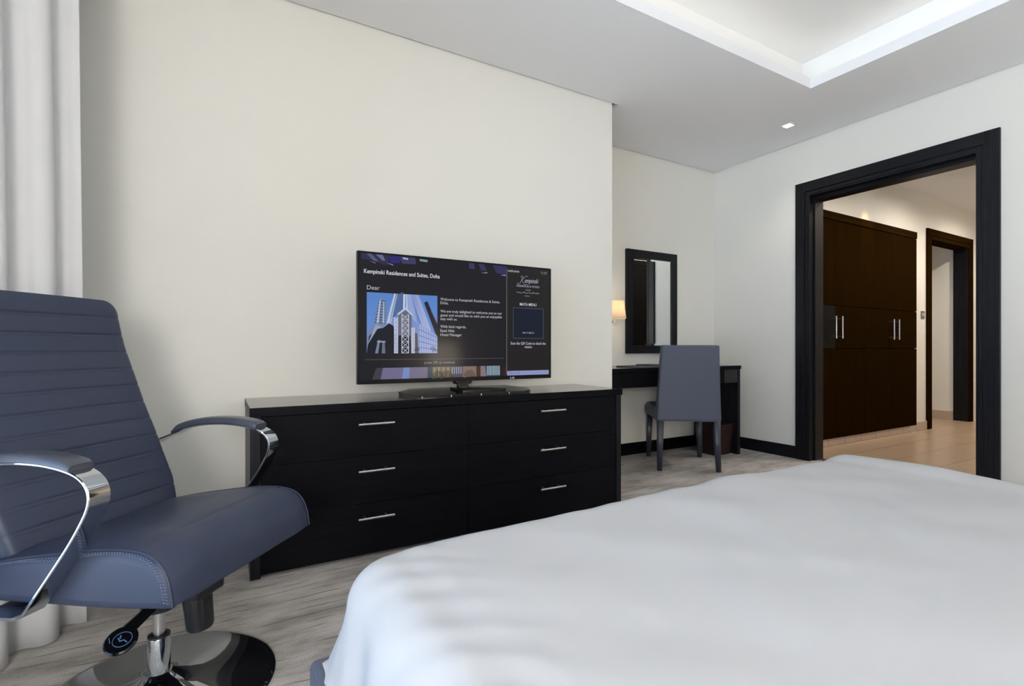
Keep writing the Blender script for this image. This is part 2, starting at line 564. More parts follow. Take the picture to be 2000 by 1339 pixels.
# doorway with dark stepped casing
o = bpy.data.objects.new('door_1', None); COL.objects.link(o); o.location = (XB, 1.89, 0)
tag(o, 'open doorway with wide black wood casing leading to the tiled hall', None, None, 'structure')
door1 = o
def part(name, bm, mat, par, **kw):
    ob = obj(name, bm, mat, None, **kw)
    ob.parent = par
    ob.matrix_parent_inverse = Matrix.Translation(-Vector(par.location)) if par.rotation_euler[2] == 0 else par.matrix_basis.inverted()
    return ob
def casing_side(y0, y1, yi):  # outer edge, step, inner edge
    bm = bmesh.new()
    lo, hi = sorted((y0, y1)); add_box(bm, XB - 0.022, XB + 0.002, lo, hi, 0, 2.356, bev=0.002)
    lo, hi = sorted((y1, yi)); add_box(bm, XB - 0.013, XB + 0.002, lo, hi, 0, 2.274, bev=0.002)
    m_ = (y1 + yi) / 2
    add_box(bm, XB - 0.017, XB - 0.010, min(y1, yi) + 0.012, max(y1, yi) - 0.012, 0, 2.262, bev=0.002)
    return bm
part('casing', casing_side(2.549, 2.471, 2.432), M['woodz'], door1)
part('casing', casing_side(1.230, 1.312, 1.351), M['woodz'], door1)
bm = bmesh.new()
add_box(bm, XB - 0.0215, XB + 0.002, 1.312, 2.471, 2.276, 2.356, bev=0.002)
add_box(bm, XB - 0.0125, XB + 0.002, 1.351, 2.432, 2.234, 2.276, bev=0.002)
add_box(bm, XB - 0.017, XB - 0.010, 1.340, 2.443, 2.246, 2.264, bev=0.002)
part('head_casing', bm, M['woody'], door1)
for ya, yb, ys0, ys1 in ((2.432, 2.452, 2.418, 2.432), (1.331, 1.351, 1.351, 1.365)):
    bm = bmesh.new()
    add_box(bm, XB - 0.004, XB + 0.17, ya, yb, 0, 2.234)
    add_box(bm, XB + 0.05, XB + 0.17, ys0, ys1, 0, 2.21, bev=0.002)
    part('jamb', bm, M['woodz'], door1)
bm = bmesh.new()
add_box(bm, XB - 0.004, XB + 0.17, 1.351, 2.432, 2.234, 2.254)
add_box(bm, XB + 0.05, XB + 0.17, 1.351, 2.432, 2.205, 2.234, bev=0.002)
part('head_jamb', bm, M['woody'], door1)
bm = bmesh.new()
add_box(bm, XB + 0.1, XB + 0.17, 1.33, 2.45, -0.002, 0.005, bev=0.002)
ob = part('threshold', bm, M['steel'], door1)

# window in the left wall
win = bpy.data.objects.new('window_1', None); COL.objects.link(win); win.location = (XL - 0.06, (WY0 + WY1) / 2, WZ0)
tag(win, 'tall window in the left wall', None, None, 'structure')
bm = bmesh.new()
x0, x1 = XL - 0.09, XL - 0.04
for b in [(x0, x1, WY0, WY0 + 0.05, WZ0, WZ1), (x0, x1, WY1 - 0.05, WY1, WZ0, WZ1), (x0, x1, WY0, WY1, WZ0, WZ0 + 0.05), (x0, x1, WY0, WY1, WZ1 - 0.05, WZ1),
          (x0, x1, -0.19, -0.14, WZ0, WZ1), (x0, x1, 0.90, 0.95, WZ0, WZ1)]:
    add_box(bm, *b, bev=0.003)
part('window_frame', bm, M['steel'], win)
bm = bmesh.new()
add_box(bm, XL - 0.068, XL - 0.062, WY0 + 0.04, WY1 - 0.04, WZ0 + 0.04, WZ1 - 0.04)
part('pane', bm, M['glass'], win, smooth=False)

# ------------------------------------------------------------------ hall beyond the doorway
HX0 = XB + 0.166
HY = 2.715
HZ = 2.75
struct('floor_hall', [(XB + 0.12, 9.2, -0.3, 4.4, -0.08, 0.0)], M['tile'])
struct('ceiling_hall', [(HX0, 9.2, -0.3, 4.4, HZ, HZ + 0.1)], M['ceil'])
struct('wall_hall_left', [(HX0, 7.25, HY, HY + 0.15, 0, HZ), (8.40, 9.2, HY, HY + 0.15, 0, HZ), (7.25, 8.40, HY, HY + 0.15, 2.29, HZ)], M['wall'])
struct('wall_hall_right', [(HX0, 9.2, 0.98, 1.08, 0, HZ)], M['wall'])
struct('wall_hall_end', [(9.2, 9.3, -0.3, 4.4, 0, HZ)], M['wall'])
struct('wall_inner_room', [(8.41, 8.5, HY + 0.15, 4.4, 0, HZ), (6.6, 8.5, 4.3, 4.4, 0, HZ), (6.6, 6.7, HY + 0.15, 4.4, 0, HZ)], M['wall'])
# tiled skirting
bm = bmesh.new()
add_box(bm, 6.885, 7.185, HY - 0.014, HY, 0, 0.10, bev=0.001)
o = obj('baseboard_hall', bm, M['skirttile'], smooth=False); tag(o, kind='structure')
mt = tile_mat('beige_skirting_tile_end', lin(192, 172, 156), lin(186, 165, 150), lin(120, 100, 88), 0.30, 0.5, rough=0.35, coord_rot=(PI / 2, 0, PI / 2), loc=(0.05, 0, 0.25))
bm = bmesh.new()
add_box(bm, 8.396, 8.41, HY + 0.15, 4.3, 0, 0.115, bev=0.001)
o = obj('baseboard_inner_room', bm, mt, smooth=False); tag(o, kind='structure')
# inner doorway
d2 = bpy.data.objects.new('door_2', None); COL.objects.link(d2); d2.location = (7.8, HY, 0)
tag(d2, 'inner doorway with brown wood casing at the end of the hall', None, None, 'structure')
yy0, yy1 = HY - 0.022, HY + 0.002
for a, b, c, d_ in ((7.185, 7.265, 7.265, 7.31), (8.43, 8.35 + 0.13, 8.385, 8.43)):
    bm = bmesh.new()
    add_box(bm, min(a, b), max(a, b), yy0, yy1, 0, 2.365, bev=0.002)
    add_box(bm, min(c, d_), max(c, d_), yy0 + 0.008, yy1, 0, 2.285, bev=0.002)
    part('casing', bm, M['hallz'], d2)
bm = bmesh.new()
add_box(bm, 7.265, 8.43, yy0 + 0.0005, yy1, 2.29, 2.365, bev=0.002)
add_box(bm, 7.31, 8.385, yy0 + 0.0085, yy1, 2.245, 2.29, bev=0.002)
part('head_casing', bm, M['hallx'], d2)
for a, b in ((7.25, 7.31), (8.385, 8.41)):
    bm = bmesh.new()
    add_box(bm, a, b, HY, HY + 0.155, 0, 2.25)
    part('jamb', bm, M['hallz'] if a < 8 else M['woodz'], d2)
bm = bmesh.new(); add_box(bm, 7.31, 8.385, HY, HY + 0.155, 2.245, 2.29); part('head_jamb', bm, M['hallx'], d2)
# light switch on the hall wall
sw = thing('light_switch', 'small grey light switch plate between hall wardrobe and inner doorway', 'switch', (7.095, HY, 1.30))
bm = bmesh.new(); add_box(bm, -0.043, 0.043, -0.009, 0, 0, 0.085, bev=0.003); obj('plate', bm, M['switch'], sw)
for xx in (-0.018, 0.018):
    bm = bmesh.new(); add_box(bm, xx - 0.012, xx + 0.012, -0.013, -0.008, 0.022, 0.063, bev=0.002); obj('rocker', bm, M['steel'], sw)

# hall wardrobe
def wardrobe(name, label, x0, x1, yf, sgn, nd, pairs, ztop=2.275, black_cell=None, group=None, rail=True):
    """front plane yf; sgn -1 = front looks to -y"""
    t = thing(name, label, 'wardrobe', ((x0 + x1) / 2, yf, 0), group=group)
    cx = (x0 + x1) / 2
    def B(nm, a, b, y0, y1, z0, z1, mat, par=None, bev=0.0015):
        ya, yb = sorted((sgn * y0, sgn * y1))
        bm = bmesh.new(); add_box(bm, a - cx, b - cx, ya, yb, z0, z1, bev=bev)
        ob = obj(nm, bm, mat, par or t)
        return ob
    B('carcass', x0, x1, -0.022, -0.001 - 0.018, 0.085, ztop - 0.078, M['hallz'])
    if rail:
        B('cornice', x0, x1, -0.022, 0.006, ztop - 0.075, ztop, M['hallx'])
    w = (x1 - x0) / nd
    for i in range(nd):
        a, b = x0 + i * w + 0.0015, x0 + (i + 1) * w - 0.0015
        for j, (z0, z1) in enumerate(((0.075, 0.945), (0.95, 1.365), (1.37, ztop - 0.08))):
            mat = M['hallblack'] if black_cell == (i, j) else M['hallz']
            dd = B('door', a, b, -0.018, 0.0, z0, z1, mat)
            if j == 1 and i in pairs:
                hx = (b - 0.075 if i % 2 == 0 else a + 0.035) - cx
                bm = bmesh.new()
                add_cyl(bm, (hx, sgn * 0.05, 1.045), (hx, sgn * 0.05, 1.262), 0.007, 14)
                for zz in (1.068, 1.239):
                    add_cyl(bm, (hx, 0, zz), (hx, sgn * 0.05, zz), 0.005, 10)
                ob = obj('door_handle', bm, M['steel'], dd)
    return t
wd = wardrobe('hall_wardrobe', 'wide brown built-in wardrobe with four bar handles seen through the doorway', 4.62, 6.89, 2.69, -1, 4, (0, 1, 2, 3), black_cell=(0, 1))
# plinth under it
bm = bmesh.new(); add_box(bm, 4.62, 6.76, 2.698, HY, 0, 0.0745); o = obj('trim_3', bm, M['skirttile'], smooth=False); tag(o, kind='structure')
bm = bmesh.new(); add_box(bm, 6.762, 6.882, 2.696, HY, 0, 0.0745, bev=0.003); o = obj('trim_4', bm, M['steel']); tag(o, kind='structure')
# wardrobe on the opposite side of the hall, seen in the mirror
_hz, _hx = M['hallz'], M['hallx']
M['hallz'] = M['hallx'] = M['hallblack']
wardrobe('tall_wardrobe', 'dark wardrobe across the hall seen only in the wall mirror', 4.62, 6.9, 1.105, 1, 4, (0, 1), black_cell=(0, 1))

M['hallz'], M['hallx'] = _hz, _hx

# downlights
def downlight(x, y, z, label, energy, color, s=0.062, group=None, cone=2.0):
    t = thing('downlight', label, 'ceiling light', (x, y, z), group=group)
    bm = bmesh.new()
    f = s / 2 + 0.014
    h = s / 2
    for b in ((-f, f, -f, -h), (-f, f, h, f), (-f, -h, -h, h), (h, f, -h, h)):
        add_box(bm, b[0], b[1], b[2], b[3], -0.003, 0.001)
    obj('bezel', bm, M['ceil'], t)
    bm = bmesh.new(); add_box(bm, -h, h, -h, h, -0.0015, 0.0005); obj('lens', bm, M['lampglow'], t, smooth=False)
    l = light('downlight_lamp', 'SPOT', (0, 0, -0.012), energy, color, spot_size=cone, spot_blend=0.8, shadow_soft_size=0.03)
    l.parent = t
    return t
dl = ['small square recessed downlight in the ceiling near the doorway', 'added unseen ceiling downlight at the window end of the headboard wall', 'added unseen ceiling downlight beside the window',
      'added unseen ceiling downlight right of the bed', 'added unseen ceiling downlight over the pillow end of the bed']
for (x, y, e, c), lb in zip(DOWN, dl):
    if lb.startswith('small') or e > 0:
        downlight(x, y, H, lb, e, c, group='recessed downlights in the bedroom ceiling')
hl = ['hall ceiling downlight washing the wardrobe cornice', 'hall ceiling downlight before the light switch', 'hall ceiling downlight before the inner doorway', 'hall ceiling downlight just past the doorway']
for (x, y, e, c), lb in zip(HALL, hl):
    t_ = downlight(x, y, HZ, lb, e, c, group='recessed downlights in the hall ceiling', cone=(0.50 if e < 20 else 2.95))
    if e < 20:      # an adjustable spot turned towards the wardrobe cornice
        next(c_ for c_ in t_.children if c_.type == 'LIGHT').rotation_euler = (0.40, 0, 0)
downlight(7.6, 3.5, HZ, 'ceiling downlight inside the inner room', 14, NEUT)

# ------------------------------------------------------------------ dresser
DX0, DX1, DYF, DYB, DH = 0.098, 2.103, 2.312, 2.795, 0.706
dr = thing('dresser', 'long black wood dresser with six drawers under the television', 'dresser', ((DX0 + DX1) / 2, (DYF + DYB) / 2, 0))
ox, oy = (DX0 + DX1) / 2, (DYF + DYB) / 2
def DB(nm, x0, x1, y0, y1, z0, z1, mat, par=dr, bev=0.0015):
    bm = bmesh.new(); add_box(bm, x0 - ox, x1 - ox, y0 - oy, y1 - oy, z0, z1, bev=bev)
    return obj(nm, bm, mat, par)
gloss_top(DB('top', DX0, DX1, DYF, DYB, 0.668, DH, M['woodx'], bev=0.002), M['woodtop'])
DB('side_panel', DX0 + 0.002, DX0 + 0.040, DYF + 0.004, DYB, 0, 0.668, M['woodz'])
DB('side_panel', DX1 - 0.045, DX1 - 0.008, DYF + 0.004, DYB, 0, 0.668, M['woodz'])
DB('carcass', DX0 + 0.040, DX1 - 0.045, DYF + 0.032, DYB, 0.012, 0.668, M['rubber'])
xm = 1.082
rows = ((0.4615, 0.665), (0.2465, 0.459), (0.014, 0.244))
hz = (0.610, 0.3995, 0.187)
for (a, b, hx0, hx1) in ((DX0 + 0.0415, xm - 0.001, 0.527, 0.690), (xm + 0.001, DX1 - 0.0465, 1.493, 1.658)):
    for (z0, z1), zz in zip(rows, hz):
        d_ = DB('drawer', a, b, DYF + 0.007, DYF + 0.031, z0, z1, M['woodx'], bev=0.001)
        bm = bmesh.new()
        yy = DYF - 0.032 - oy
        add_cyl(bm, (hx0 - ox, yy, zz), (hx1 - ox, yy, zz), 0.0055, 16)
        w_ = hx1 - hx0
        for q in (0.2, 0.8):
            add_cyl(bm, (hx0 + w_ * q - ox, yy, zz), (hx0 + w_ * q - ox, DYF + 0.008 - oy, zz), 0.0035, 10)
        obj('handle', bm, M['steel'], d_)

# ------------------------------------------------------------------ television
TY = 2.52
tv = thing('television', 'large flat television on a black stand showing a hotel welcome screen', 'television', (1.149, TY + 0.02, DH))
tox, toy, toz = 1.149, TY + 0.02, DH
def TB(nm, x0, x1, y0, y1, z0, z1, mat, par=tv, bev=0.002, smooth=True):
    bm = bmesh.new(); add_box(bm, x0 - tox, x1 - tox, y0 - toy, y1 - toy, z0 - toz, z1 - toz, bev=bev)
    return obj(nm, bm, mat, par, smooth=smooth)
M['bezel'] = plain('tv_bezel', (0.004, 0.004, 0.007, 1), 0.3, spec=0.2)
bm = bmesh.new()
add_box(bm, 0.576 - tox, 1.7235 - tox, TY - toy, TY + 0.03 - toy, 0.772 - toz, 1.431 - toz, bev=0.003)
add_box(bm, 0.80 - tox, 1.50 - tox, TY + 0.03 - toy, TY + 0.055 - toy, 0.80 - toz, 1.25 - toz, bev=0.01)
cab = obj('cabinet', bm, M['bezel'], tv)
m, nt, p = new_mat('tv_screen_background'); M['screen'] = m
p.inputs['Base Color'].default_value = (0.002, 0.002, 0.003, 1)
p.inputs['Specular IOR Level'].default_value = 0.16
p.inputs['Roughness'].default_value = 0.12
tc = nt.nodes.new('ShaderNodeTexCoord'); sx = nt.nodes.new('ShaderNodeSeparateXYZ'); nt.links.new(tc.outputs['Object'], sx.inputs[0])
p.inputs['Emission Color'].default_value = lin(33, 32, 38)
p.inputs['Emission Strength'].default_value = 0.5
screen = TB('screen', 0.590, 1.711, TY - 0.0008, TY + 0.002, 0.793, 1.421, M['screen'], bev=0, smooth=False)

def em_simple(r, g, b, k=1.0):
    nm = 'screen_colour_%d_%d_%d' % (r, g, b)
    if nm in bpy.data.materials:
        return bpy.data.materials[nm]
    mm_ = emis(nm, lin(r, g, b), 0.62 * k, (0.002, 0.002, 0.003, 1), 0.12)
    mm_.node_tree.nodes['Principled BSDF'].inputs['Specular IOR Level'].default_value = 0.16
    return mm_

def S2(x, z, dy=0.0012):  # point on the screen face
    return (x - tox, TY - dy - toy, z - toz)

def flat(name, polys, parent, dy=0.0012):
    """polys = [(list of (x, z), colour)] each drawn a hair above the last"""
    bm = bmesh.new()
    mats = []
    for i, (pts, c) in enumerate(polys):
        mt = em_simple(*c)
        if mt not in mats:
            mats.append(mt)
        vs = [bm.verts.new(S2(x, z, dy + i * 0.000006)) for x, z in pts]
        try:
            f = bm.faces.new(vs)
            f.material_index = mats.index(mt)
        except ValueError:
            pass
    me = bpy.data.meshes.new(name)
    bm.to_mesh(me); bm.free()
    for mt in mats:
        me.materials.append(mt)
    ob = bpy.data.objects.new(name, me); COL.objects.link(ob); ob.parent = parent
    return ob

def rect(x0, x1, z0, z1):
    return [(x0, z0), (x1, z0), (x1, z1), (x0, z1)]

def text(name, s, x0, x1, z, h, col, bold=0.0, shear=0.0, dy=0.0016, parent=None, place=None, mat=None, align='fit'):
    cu = bpy.data.curves.new('txt', 'FONT')
    cu.body = s
    cu.size = 1.0
    cu.shear = shear
    cu.offset = bold
    cu.resolution_u = 3
    to = bpy.data.objects.new('txt', cu)
    COL.objects.link(to)
    dg = bpy.context.evaluated_depsgraph_get()
    dg.update()
    me = bpy.data.meshes.new_from_object(to.evaluated_get(dg))
    bpy.data.objects.remove(to)
    xs = [v.co.x for v in me.vertices]
    mn, mxx = min(xs), max(xs)
    sx_ = (x1 - x0) / (mxx - mn)
    pf = place or (lambda a, b: S2(a, b, dy))
    for v in me.vertices:
        v.co = pf(x0 + (v.co.x - mn) * sx_, z + v.co.y * h)
    me.name = name
    me.materials.clear()
    me.materials.append(mat or em_simple(*col))
    ob = bpy.data.objects.new(name, me); COL.objects.link(ob); ob.parent = parent or screen
    return ob

WH = (225, 228, 238)
GR = (190, 193, 205)
screen_items = []
text('heading_text', 'Kempinski Residences and Suites, Doha', 0.608, 1.006, 1.322, 0.030, WH, bold=0.010)
text('greeting_text', 'Dear', 0.622, 0.686, 1.242, 0.030, GR)
body = [('Welcome to Kempinski Residences & Suites,', 1.370, 1.206), ('Doha.', 1.056, 1.186), ('We are truly delighted to welcome you as our', 1.383, 1.142), ('guest and would like to wish you an enjoyable', 1.383, 1.121),
        ('stay with us.', 1.107, 1.101), ('With kind regards,', 1.160, 1.060), ('Eyad Abla', 1.090, 1.038), ('Hotel Manager', 1.134, 1.016)]
for s_, x1_, z_ in body:
    text('message_text', s_, 1.010, x1_, z_, 0.0205, (205, 207, 218), bold=0.0)
text('prompt_text', 'press OK to continue', 0.921, 1.093, 0.869, 0.021, (150, 146, 152))
# right hand panel
flat('side_panel', [(rect(1.417, 1.709, 0.797, 1.419), (33, 31, 32)), (rect(1.4135, 1.417, 0.80, 1.408), (120, 118, 122)), (rect(0.613, 1.401, 0.8925, 0.8955), (82, 80, 84))], screen, 0.001)
text('corner_text', 'welcome', 1.422, 1.498, 1.390, 0.020, (190, 195, 205), bold=0.01)
text('clock_text', '11:27', 1.650, 1.692, 1.393, 0.020, (175, 172, 180))
text('logo_text', 'empinski', 1.536, 1.633, 1.334, 0.040, (210, 205, 228), shear=0.5, bold=-0.008)
bm = bmesh.new()
def squig(pts, r, dy=0.0018):
    add_tube(bm, cr_spline([S2(x, z, dy) for x, z in pts], 6), r, 5)
squig([(1.484, 1.331), (1.489, 1.324), (1.499, 1.325), (1.509, 1.338), (1.518, 1.356), (1.523, 1.368), (1.515, 1.371), (1.508, 1.363)], 0.0010)
squig([(1.514, 1.347), (1.526, 1.358), (1.538, 1.369), (1.549, 1.373), (1.556, 1.369)], 0.0009)
squig([(1.515, 1.347), (1.522, 1.340), (1.529, 1.328), (1.540, 1.322), (1.554, 1.325)], 0.0010)
arab = [(1.481 + k * 0.0042, 1.2745 + 0.0018 * math.sin(k * 1.9) + (0.006 if k in (12, 27, 34) else 0) + 0.0016 * math.sin(k * 0.7)) for k in range(38)]
squig(arab, 0.0010)
squig([(1.535 + k * 0.0035, 1.2565 + 0.0018 * math.sin(k * 2.3)) for k in range(11)], 0.0009)
obj('logo_lettering', bm, em_simple(170, 168, 178), screen)
text('logo_subtitle', 'RESIDENCES & HOTELS', 1.481, 1.638, 1.308, 0.0155, (170, 175, 188), bold=0.006)
text('logo_city', 'DOHA', 1.543, 1.577, 1.287, 0.0125, (160, 160, 168))
text('menu_text', 'MAYA MENU', 1.502, 1.617, 1.199, 0.024, (205, 203, 218), bold=0.008)
flat('menu_box', [(rect(1.457, 1.667, 1.008, 1.186), (88, 98, 110)), (rect(1.4595, 1.6645, 1.0105, 1.1835), (22, 27, 45))], screen, 0.0013)
text('menu_caption', 'MAYA MENU', 1.522, 1.600, 1.036, 0.0155, (150, 158, 175), bold=0.004, dy=0.0018)
text('scan_text', 'Scan the QR Code to check the', 1.441, 1.683, 0.972, 0.022, (200, 203, 212), bold=0.006)
text('scan_text', 'menu', 1.536, 1.584, 0.952, 0.022, (200, 203, 212), bold=0.006)
flat('channel_bar', [(rect(1.418, 1.7045, 0.7945, 0.8205), (146, 152, 196))], screen, 0.0014)
text('channel_text', 'This is AB', 1.432, 1.502, 0.800, 0.021, (92, 112, 170), dy=0.0019)

# photograph of the towers on the screen
PX0, PX1, PZ0, PZ1 = 0.6215, 0.9925, 0.925, 1.2285
def uv(u, v):
    return (PX0 + u * (PX1 - PX0), PZ0 + v * (PZ1 - PZ0))
pic = []
for k in range(8):  # sky bands
    a = k / 8
    pic.append(([uv(0, a), uv(1, a), uv(1, a + 0.126 if k < 7 else 1), uv(0, a + 0.126 if k < 7 else 1)], (int(112 - 24 * a), int(150 - 16 * a), int(215 - 8 * a))))
def P(pts, c):
    pic.append(([uv(*q) for q in pts], c))
# left tower
P([(0.0, 0.05), (0.0, 0.32), (0.10, 0.50), (0.14, 0.80), (0.20, 0.94), (0.27, 0.80), (0.26, 0.50), (0.30, 0.2)], (120, 138, 172))
for k in range(9):
    z_ = 0.5 + k * 0.045
    P([(0.10 + k * 0.007, z_), (0.25, z_ - 0.01), (0.25, z_ + 0.012), (0.105 + k * 0.007, z_ + 0.022)], (70, 88, 124))
P([(0.13, 0.5), (0.17, 0.88), (0.19, 0.88), (0.16, 0.5)], (176, 190, 214))
P([(0.21, 0.5), (0.22, 0.86), (0.235, 0.86), (0.235, 0.5)], (168, 184, 210))
# main tower body
P([(0.20, 0.25), (0.36, 1.0), (0.72, 1.0), (0.99, 0.22), (0.99, 0.0), (0.20, 0.0)], (128, 150, 205))
P([(0.36, 1.0), (0.52, 1.0), (0.52, 0.62), (0.44, 0.66), (0.29, 0.56)], (62, 88, 136))
for k in range(13):  # balcony lines left face
    v0 = 0.60 + k * 0.031
    P([(0.30 + k * 0.0075, v0 - 0.02), (0.50, v0 + 0.05), (0.50, v0 + 0.06), (0.30 + k * 0.0075, v0 - 0.008)], (112, 140, 188))
P([(0.27, 0.50), (0.37, 1.0), (0.395, 1.0), (0.30, 0.50)], (196, 208, 232))
P([(0.305, 0.48), (0.405, 1.0), (0.418, 1.0), (0.325, 0.48)], (170, 188, 220))
P([(0.495, 0.70), (0.50, 1.0), (0.525, 1.0), (0.52, 0.70)], (206, 214, 232))
P([(0.545, 0.70), (0.535, 1.0), (0.555, 1.0), (0.57, 0.70)], (188, 200, 226))
P([(0.58, 0.66), (0.56, 1.0), (0.61, 1.0), (0.70, 0.5)], (150, 170, 218))
P([(0.61, 1.0), (0.66, 1.0), (0.86, 0.40), (0.74, 0.46)], (108, 128, 200))
for k in range(5):
    u0 = 0.62 + 0.022 * k
    P([(u0, 1.0), (u0 + 0.006, 1.0), (u0 + 0.20, 0.36), (u0 + 0.185, 0.36)], (190, 202, 232))
# dark slim tower at the right
P([(0.80, 0.87), (0.85, 0.90), (0.905, 0.75), (1.0, 0.52), (1.0, 0.28), (0.97, 0.34)], (38, 34, 46))
P([(0.905, 0.75), (1.0, 0.52), (1.0, 0.49), (0.90, 0.73)], (86, 84, 110))
# lower right facade
P([(0.72, 0.52), (1.0, 0.30), (1.0, 0.0), (0.70, 0.0)], (140, 158, 212))
for k in range(8):
    P([(0.74 + k * 0.035, 0.5 - k * 0.03), (0.748 + k * 0.035, 0.5 - k * 0.03), (0.752 + k * 0.034, 0.0), (0.742 + k * 0.034, 0.0)], (196, 206, 234))
for k in range(4):
    P([(0.72, 0.10 + 0.1 * k), (1.0, 0.04 + 0.075 * k), (1.0, 0.052 + 0.075 * k), (0.72, 0.115 + 0.1 * k)], (110, 128, 184))
# gable above the lattice
P([(0.41, 0.66), (0.53, 0.78), (0.64, 0.66), (0.62, 0.64), (0.53, 0.735), (0.43, 0.64)], (188, 200, 226))
P([(0.43, 0.64), (0.53, 0.735), (0.62, 0.64), (0.62, 0.0), (0.40, 0.0)], (104, 106, 126))
# dark podium
P([(0.0, 0.0), (0.03, 0.28), (0.12, 0.40), (0.22, 0.42), (0.30, 0.50), (0.36, 0.46), (0.39, 0.30), (0.38, 0.0)], (26, 28, 40))
P([(0.0, 0.12), (0.10, 0.42), (0.12, 0.48), (0.20, 0.43), (0.14, 0.40), (0.04, 0.2)], (150, 165, 200))
P([(0.11, 0.0), (0.15, 0.22), (0.18, 0.22), (0.15, 0.0)], (120, 132, 158))
P([(0.20, 0.0), (0.21, 0.20), (0.24, 0.20), (0.25, 0.0)], (104, 116, 140))
P([(0.135, 0.18), (0.25, 0.18), (0.25, 0.205), (0.14, 0.205)], (150, 160, 180))
P([(0.64, 0.0), (0.65, 0.36), (0.70, 0.34), (0.72, 0.0)], (96, 88, 90))
P([(0.42, 0.0), (0.43, 0.3), (0.60, 0.3), (0.62, 0.0)], (30, 34, 50))
# white lattice screens
def lattice(u0, u1, v0, v1, n):
    w = 0.010
    c = (206, 214, 232)
    P([(u0, v0), (u0 + w, v0), (u0 + w, v1), (u0, v1)], c)
    P([(u1 - w, v0), (u1, v0), (u1, v1), (u1 - w, v1)], c)
    um = (u0 + u1) / 2
    for k in range(n):
        a = v0 + (v1 - v0) * k / n
        b = v0 + (v1 - v0) * (k + 1) / n
        P([(u0, a), (u0 + w, a), (u1, b), (u1 - w, b)], c)
        P([(u1, a), (u1 - w, a), (u0, b), (u0 + w, b)], c)
        P([(u0, a), (u1, a), (u1, a + 0.007), (u0, a + 0.007)], c)
lattice(0.475, 0.58, 0.0, 0.66, 7)
lattice(0.37, 0.425, 0.0, 0.60, 9)
lattice(0.615, 0.665, 0.0, 0.44, 8)
# palm tops
for (pu, pv) in ((0.93, 0.07), (0.96, 0.03), (0.70, 0.05)):
    for k in range(7):
        a = k / 6 * PI
        P([(pu, pv), (pu + 0.045 * math.cos(a), pv + 0.05 * math.sin(a)), (pu + 0.045 * math.cos(a + 0.25), pv + 0.05 * math.sin(a + 0.25))], (34, 46, 58))
flat('tower_picture', pic, screen, 0.0011)

# strip of pictures along the bottom and purple scraps along the top
st = []
def R_(x0, x1, z0, z1, c, sk=0.0):
    st.append(([(x0, z0), (x1, z0), (x1 + sk, z1), (x0 + sk, z1)], c))
R_(0.648, 0.700, 0.7945, 0.852, (62, 60, 70), 0.02)
R_(0.690, 0.800, 0.7945, 0.852, (112, 108, 142), 0.012)
R_(0.800, 0.838, 0.7945, 0.852, (122, 140, 200), 0.008)
R_(0.838, 0.938, 0.7945, 0.852, (118, 112, 138), 0.004)
R_(0.938, 0.965, 0.7945, 0.852, (58, 74, 86))
R_(0.965, 1.068, 0.7945, 0.852, (112, 104, 92))
R_(1.068, 1.140, 0.7945, 0.852, (78, 80, 96))
R_(1.140, 1.222, 0.7945, 0.852, (132, 112, 108))
R_(1.222, 1.248, 0.7945, 0.852, (78, 50, 42))
R_(1.248, 1.285, 0.7945, 0.852, (136, 118, 124))
R_(1.285, 1.372, 0.7945, 0.852, (66, 92, 104), -0.012)
for k in range(9):
    R_(1.290 + k * 0.0095, 1.294 + k * 0.0095, 0.80, 0.852, (176, 198, 212))
for k in range(5):
    R_(1.075 + k * 0.013, 1.080 + k * 0.013, 0.812, 0.85, (168, 164, 176))
for k in range(4):
    R_(0.972 + k * 0.026, 0.980 + k * 0.026, 0.80, 0.85, (150, 140, 116))
for pu, c in ((0.998, (44, 54, 34)), (1.045, (84, 60, 44)), (1.18, (84, 68, 56))):
    for k in range(9):
        a = k / 8 * PI
        st.append(([(pu, 0.7955), (pu + 0.036 * math.cos(a), 0.7955 + 0.036 * math.sin(a)), (pu + 0.036 * math.cos(a + 0.22), 0.7955 + 0.036 * math.sin(a + 0.22))], c))
R_(1.388, 1.412, 0.7945, 0.845, (50, 34, 30))
flat('bottom_picture_strip', st, screen, 0.0009)
st = []
def T_(pts, c):
    st.append((pts, c))
T_([(0.594, 1.392), (0.66, 1.386), (0.70, 1.372), (0.735, 1.370), (0.73, 1.4195), (0.594, 1.4195)], (46, 46, 72))
T_([(0.62, 1.4195), (0.645, 1.4195), (0.68, 1.385), (0.655, 1.385)], (84, 90, 128))
T_([(0.665, 1.4195), (0.70, 1.4195), (0.715, 1.392), (0.70, 1.39)], (104, 108, 142))
T_([(0.73, 1.4195), (0.795, 1.4195), (0.79, 1.385), (0.74, 1.380)], (44, 40, 112))
T_([(0.79, 1.4195), (0.87, 1.4195), (0.875, 1.386), (0.80, 1.384)], (64, 60, 100))
T_([(0.805, 1.417), (0.832, 1.414), (0.832, 1.405), (0.805, 1.408)], (160, 186, 210))
T_([(0.895, 1.416), (0.938, 1.414), (0.938, 1.403), (0.895, 1.405)], (130, 160, 176))
T_([(0.63, 1.384), (0.665, 1.372), (0.665, 1.378)], (120, 104, 150))
T_([(0.72, 1.382), (0.755, 1.369), (0.752, 1.376)], (140, 128, 214))
flat('top_picture', st, screen, 0.0009)
st = []
T_([(1.175, 1.4195), (1.208, 1.4195), (1.214, 1.388), (1.18, 1.388)], (60, 54, 100))
T_([(1.235, 1.4195), (1.268, 1.4195), (1.288, 1.386), (1.252, 1.380)], (58, 52, 92))
T_([(1.25, 1.369), (1.29, 1.377), (1.29, 1.370)], (150, 140, 176))
T_([(1.325, 1.4195), (1.409, 1.4195), (1.409, 1.372), (1.35, 1.376)], (54, 48, 94))
T_([(1.375, 1.366), (1.407, 1.372), (1.407, 1.363)], (150, 130, 220))
flat('top_picture', st, screen, 0.0009)

